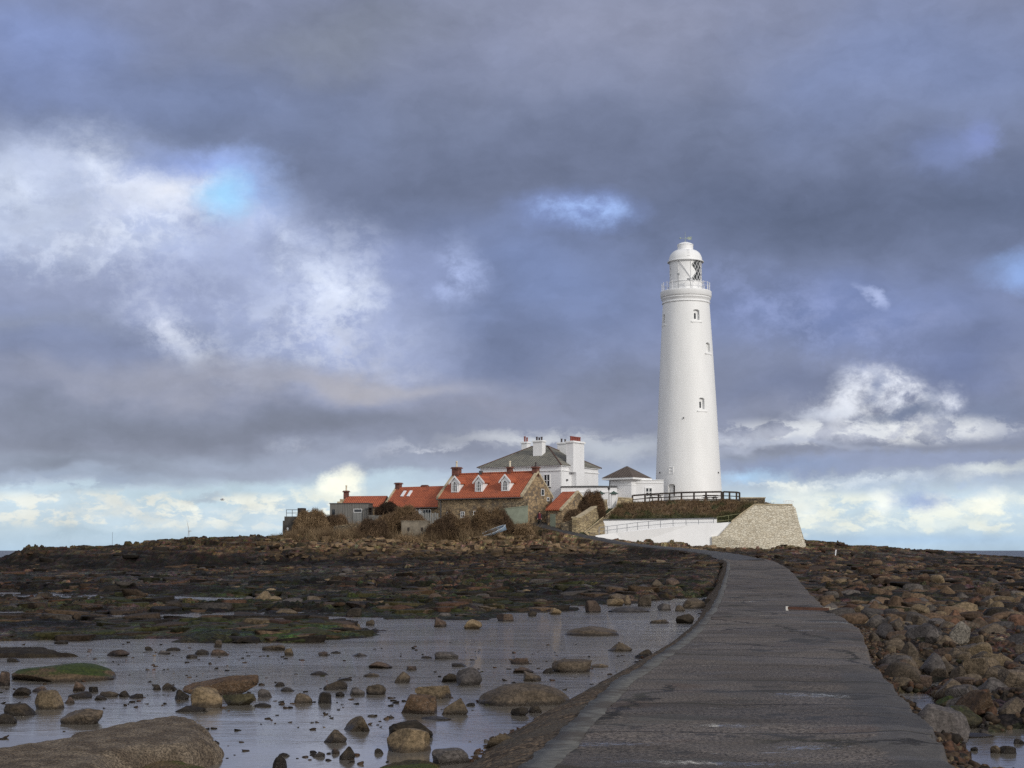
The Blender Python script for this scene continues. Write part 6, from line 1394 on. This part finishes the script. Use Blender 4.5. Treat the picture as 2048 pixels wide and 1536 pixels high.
scatter(96, (1750, 2060, 1215, 1535), (.40, .86), ['brown', 'brown', 'ochre', 'red', 'grey', 'grey'], gr, {'brown': 'plain brown boulder packed in the boulder field right of the causeway', 'ochre': 'plain ochre boulder packed in the boulder field right of the causeway', 'red': 'plain reddish boulder packed in the boulder field right of the causeway', 'grey': 'plain grey boulder packed in the boulder field right of the causeway'})
gl2 = 'boulders strewn over the reef beyond the pool'
scatter(60, (0, 1440, 1140, 1234), (.5, 1.2), ['brown', 'red', 'dark', 'brown', 'grey', 'tan'], gl2, {'brown': 'brown boulder strewn on the reef beyond the pool', 'red': 'reddish boulder strewn on the reef beyond the pool', 'tan': 'tan boulder strewn on the reef beyond the pool', 'dark': 'dark boulder strewn on the reef beyond the pool', 'grey': 'grey boulder strewn on the reef beyond the pool'}, .08)
# shingle, cobbles and far rubble nobody could count
base_r = [rock_verts(s_, kd, 2) for s_, kd in ((1, 'round'), (2, 'block'), (3, 'flat'), (4, 'point'), (8, 'flat'), (6, 'flat'), (7, 'block'))]
base_l = [rock_verts(s_, kd, 2 if s_ % 2 else 1) for s_, kd in ((1, 'flat'), (2, 'block'), (3, 'flat'), (4, 'point'), (5, 'block'), (6, 'flat'), (9, 'flat'))]
base_s = [rock_verts(s_, 'slab', 3) for s_ in range(21, 29)] + [rock_verts(s_, kd, 2) for s_, kd in ((31, 'block'), (32, 'flat'), (33, 'point'))]
def rubble(name, label, X, Y, S, cols, flat=.5, lod=base_l, sink=.03, zz=None):
    Z = ground(X, Y) if zz is None else zz; V = []; Fc = []; C_ = []; off = 0
    for i in range(len(X)):
        p, f = lod[i % len(lod)]; a = rng.uniform(0, 6.28); c, s = math.cos(a), math.sin(a); q = p * np.array([S[i], S[i] * rng.uniform(.6, 1.), S[i] * flat * rng.uniform(.6, 1.3)])
        t = rng.normal() * (.2 if S[i] < .5 else .07); q = np.stack([q[:, 0] * c - q[:, 1] * s, q[:, 0] * s + q[:, 1] * c, q[:, 2] + q[:, 0] * t], 1) + np.array([X[i], Y[i], Z[i] - sink * (1 + S[i])]); V.append(q); Fc.append(f + off); off += len(q); C_.append(np.repeat(cols[i][None], len(q), 0))
    o = np_mesh(name, np.concatenate(V), np.concatenate(Fc), REEFR, np.concatenate(C_), False); return tag(o, label, 'rubble', None, 'stuff')
M = MT('rubble_stone', .7, spec=.12); va = M.attr('Col'); n2 = M.noise(M.co('World'), 11, 5, .7); M.set('Base Color', M.mix(1.0, va, M.mix(M.mr(n2, .3, .72), (.5, .5, .48), (1.6, 1.55, 1.5)), 'MULTIPLY')); M.bump(n2, .6, .03); REEFR = M.m
PAL = .66 * np.array([(.075, .050, .033), (.11, .075, .048), (.05, .036, .026), (.026, .021, .017), (.075, .066, .060), (.14, .105, .066), (.09, .05, .032), (.035, .034, .018)])
def pick(n, w): w = np.array(w, float); return PAL[rng.choice(len(PAL), n, p=w / w.sum())] * rng.uniform(.7, 1.35, n)[:, None]
def greened(c, X, Y):
    a = sstep(.51, .60, fbm(X * .17, Y * .22, 4, 113)) * sstep(150, 90, Y) * (rng.uniform(0, 1, len(X)) < .42)
    return lerp(c, np.array([[.026, .032, .010]]), a * .7)
def field(n, x0, x1, y0, y1, z=.15, pw=1.):
    px = rng.uniform(x0, x1, n); py = y0 + (y1 - y0) * rng.uniform(0, 1, n) ** pw; X = []; Y = []
    for a, b in zip(px, py): g = G(a, b, z); X.append(g.x); Y.append(g.y)
    X, Y = np.array(X), np.array(Y); a, b = redge(Y); return X, Y, (X < a - 1.0) | (X > b + .15)
X, Y, k = field(8500, -60, 1440, 1142, 1290); Z = ground(X, Y); k &= (Z > np.where(Y < 75, .09, .03)) & (fbm(X * .12 + 20, Y * .12, 3, 44) > .40); X, Y, Z = X[k], Y[k], Z[k]; n = len(X)
rubble('reef_rubble', 'dark weedy rubble and broken ledges covering the reef beyond the pool', X, Y, np.minimum(rng.uniform(.22, 1.0, n) ** 2.2 * (.8 + Y / 65), 2.1), greened(pick(n, (3, 2, 4, 7, 2, .5, 2, 3)), X, Y), .13, base_s, .05, Z)
X, Y, k = field(7500, 1500, 2110, 1112, 1255); Z = ground(X, Y); k &= (Z > .02) & (fbm(X * .12 + 20, Y * .12, 3, 44) > .36); X, Y, Z = X[k], Y[k], Z[k]; n = len(X)
rubble('reef_rubble', 'brown rubble stretching right of the causeway toward the sea', X, Y, np.minimum(rng.uniform(.22, 1.0, n) ** 2.2 * (.8 + Y / 65), 1.8), pick(n, (4, 3, 3, 5, 2, .5, 2, .8)), .12, base_s, .05, Z)
X, Y, k = field(420, 1640, 2110, 1150, 1262); Z = ground(X, Y); k &= Z > .02; X, Y, Z = X[k], Y[k], Z[k]; n = len(X)
rubble('reef_boulders', 'paler angular blocks lying on the dark reef right of the causeway', X, Y, rng.uniform(.4, 1.25, n), pick(n, (4, 5, 2, 1, 4, 4, 3, .3)) * 1.45, .42, [rock_verts(s_, kd, 3) for s_, kd in ((41, 'block'), (42, 'point'), (43, 'round'), (44, 'flat'), (45, 'block'))], .06, Z)
X, Y, k = field(5200, 1640, 2110, 1225, 1600); k &= True; Z = ground(X, Y); k &= ground(X, Y, True, True)[3] > .08; X, Y, Z = X[k], Y[k], Z[k]; n = len(X)
S_ = rng.uniform(.04, .20, n); kk = (Z > -.06); rubble('beach_cobbles', 'cobbles filling the gaps between the boulders right of the causeway', X[kk], Y[kk], S_[kk], pick(n, (4, 3, 3, 2, 2, 1, 3, .4))[kk], .5, base_r, .02, np.maximum(Z[kk], -.05))
# shingle along both sides of the causeway
n = 5200; Y = 8 + 52 * rng.uniform(0, 1, n) ** 1.7; a, b = redge(Y); left = rng.uniform(0, 1, n) < .55
X = np.where(left, a - (1.05 + np.abs(rng.normal(size=n)) * .38) * np.interp(Y, [18, 50], [1., .5]), b + .12 + np.abs(rng.normal(size=n)) * .35); Z = ground(X, Y, True, True)
k = (Z[3] > .12) | left; X, Y, Z = X[k], Y[k], np.maximum(Z[0][k], -.06); n = len(X)
rubble('shingle', 'wet shingle washed against the causeway sides', X, Y, rng.uniform(.025, .12, n), pick(n, (4, 4, 2, 1.5, 2, 2, 3, .1)), .5, base_l, .0, Z)
X, Y, k = field(900, 930, 1120, 1430, 1600, 0.); Z = np.maximum(ground(X, Y), -.03); n = len(X); k = poly_sd(X, Y, POOL) > -.5
rubble('shingle', 'patch of mixed shingle on the shore at the bottom of the picture', X[k], Y[k], rng.uniform(.03, .12, n)[k], pick(n, (4, 4, 2, 1, 2, 3, 3, .1))[k], .5, base_r, .0, Z[k])
X, Y, k = field(760, -20, 1250, 1285, 1530, 0.); k &= (poly_sd(X, Y, POOL) < -.3) & (fbm(X * .5, Y * .35, 3, 501) > .47); n = len(X)
rubble('pool_pebbles', 'scattered small dark pebbles breaking the surface of the pool', X[k], Y[k], rng.uniform(.03, .13, n)[k], pick(n, (1, .6, 3, 5, 1, .1, 1, .5))[k], .25, base_r, .0, np.zeros(k.sum()))
X = rng.uniform(-1, 1, 1500); px = rng.uniform(520, 1460, 1500); Y = Y; Y = rng.uniform(168, 186, 1500); X = (px - 1024) / F * Y; pd_, _ = path_field(X, Y); k = (pd_ > 2.6); Z = ground(X, Y); k &= (Z > 1.6) & ((px < 1180) | (Y < 178)); n = len(X)
cc = lerp(np.array([[.08, .056, .034]]), np.array([[.22, .155, .095]]), rng.uniform(0, 1, n)); cc = np.where((Z < 2.6)[:, None], cc * .45, cc)
rubble('cliff_blocks', 'sandy broken blocks along the low cliff under the cottages', X[k], Y[k], rng.uniform(.3, 1.4, n)[k], cc[k], .24, base_s, .06, Z[k])
# ---- big foreground slab and its neighbours
def slab(name, label, pts, z, hgt_, soft, colA, colB, seed, mossy=0., und=.1, n=170):
    g = [G(a, b, z)[:2] for a, b in pts]; xs_ = [p[0] for p in g]; ys_ = [p[1] for p in g]; x0, x1, y0, y1 = min(xs_) - .3, max(xs_) + .3, min(ys_) - .3, max(ys_) + .3
    gx, gy = np.meshgrid(np.linspace(x0, x1, n), np.linspace(y0, y1, n)); gx, gy = gx.ravel(), gy.ravel()
    sd_ = poly_sd(gx, gy, g) + (fbm(gx * 2.2, gy * 2.2, 4, seed) - .5) * .28
    t = np.clip(-sd_ / soft, 0, 1); pr = np.sqrt(np.clip(1 - (1 - t) ** 2, 0, 1)); h = -.35 + (hgt_ + .35) * pr * (sd_ < 0) + (fbm(gx * .9, gy * .9, 3, seed + 1) - .5) * und * t + (fbm(gx * 7, gy * 7, 4, seed + 2) - .5) * .03 * t
    cr_ = worley(gx * .55 + seed, gy * .4)[0:2]; e = cr_[1] - cr_[0]; e = e * 0 + 1.
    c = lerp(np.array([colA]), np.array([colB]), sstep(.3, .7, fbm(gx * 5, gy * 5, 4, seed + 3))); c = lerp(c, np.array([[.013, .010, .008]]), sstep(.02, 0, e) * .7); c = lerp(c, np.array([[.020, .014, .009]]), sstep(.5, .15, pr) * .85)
    if mossy: c = lerp(c, np.array([[.045, .060, .013]]), sstep(.62 - mossy * .3, .72 - mossy * .3, fbm(gx * 1.4, gy * 1.4, 4, seed + 5)) * sstep(.3, .8, pr) * .85)
    M = MT(name + '_stone', .8, spec=.15); va = M.attr('Col'); co = M.co('World'); sp = M.noise(co, 38, 4, .75); n2 = M.noise(co, 6, 6, .7); v = M.vor(M.co('World', (1, 1, 1)), 30, 'F1', 'Distance')
    k = M.mix(1.0, va, M.mix(M.mr(sp, .34, .68), (.42, .40, .38), (1.9, 1.8, 1.65)), 'MULTIPLY'); k = M.mix(M.mr(n2, .5, .7, 0, .4), k, (.035, .028, .02)); M.set('Base Color', k); b1 = M.bump(sp, .8, .02); M.bump(M.mth('ADD', n2, v), .6, .05, b1)
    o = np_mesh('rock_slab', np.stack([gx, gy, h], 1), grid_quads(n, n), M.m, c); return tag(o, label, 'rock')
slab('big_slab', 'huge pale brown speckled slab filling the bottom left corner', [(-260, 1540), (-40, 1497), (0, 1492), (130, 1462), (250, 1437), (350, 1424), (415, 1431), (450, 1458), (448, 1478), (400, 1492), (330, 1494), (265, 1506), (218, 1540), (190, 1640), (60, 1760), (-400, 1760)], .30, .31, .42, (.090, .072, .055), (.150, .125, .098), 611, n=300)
slab('moss_slab', 'low slab patched with green moss, bottom edge right of the huge slab', [(236, 1545), (270, 1522), (330, 1511), (390, 1516), (440, 1538), (480, 1590), (420, 1680), (250, 1680)], .1, .12, .25, (.085, .062, .035), (.12, .09, .05), 622, .8, .05)
slab('weed_strip', 'flat black weedy ledge awash at the far left of the pool', [(-30, 1300), (40, 1295), (100, 1296), (140, 1306), (175, 1309), (110, 1312), (-30, 1313)], .05, .10, .4, (.016, .012, .009), (.03, .024, .016), 633, 0, .06)
slab('weed_patch', 'dark weedy rock patch on the bottom edge below the big tan boulder', [(745, 1536), (790, 1522), (850, 1520), (900, 1530), (880, 1580), (740, 1600)], .02, .06, .2, (.03, .028, .016), (.05, .04, .02), 644, .5, .05)
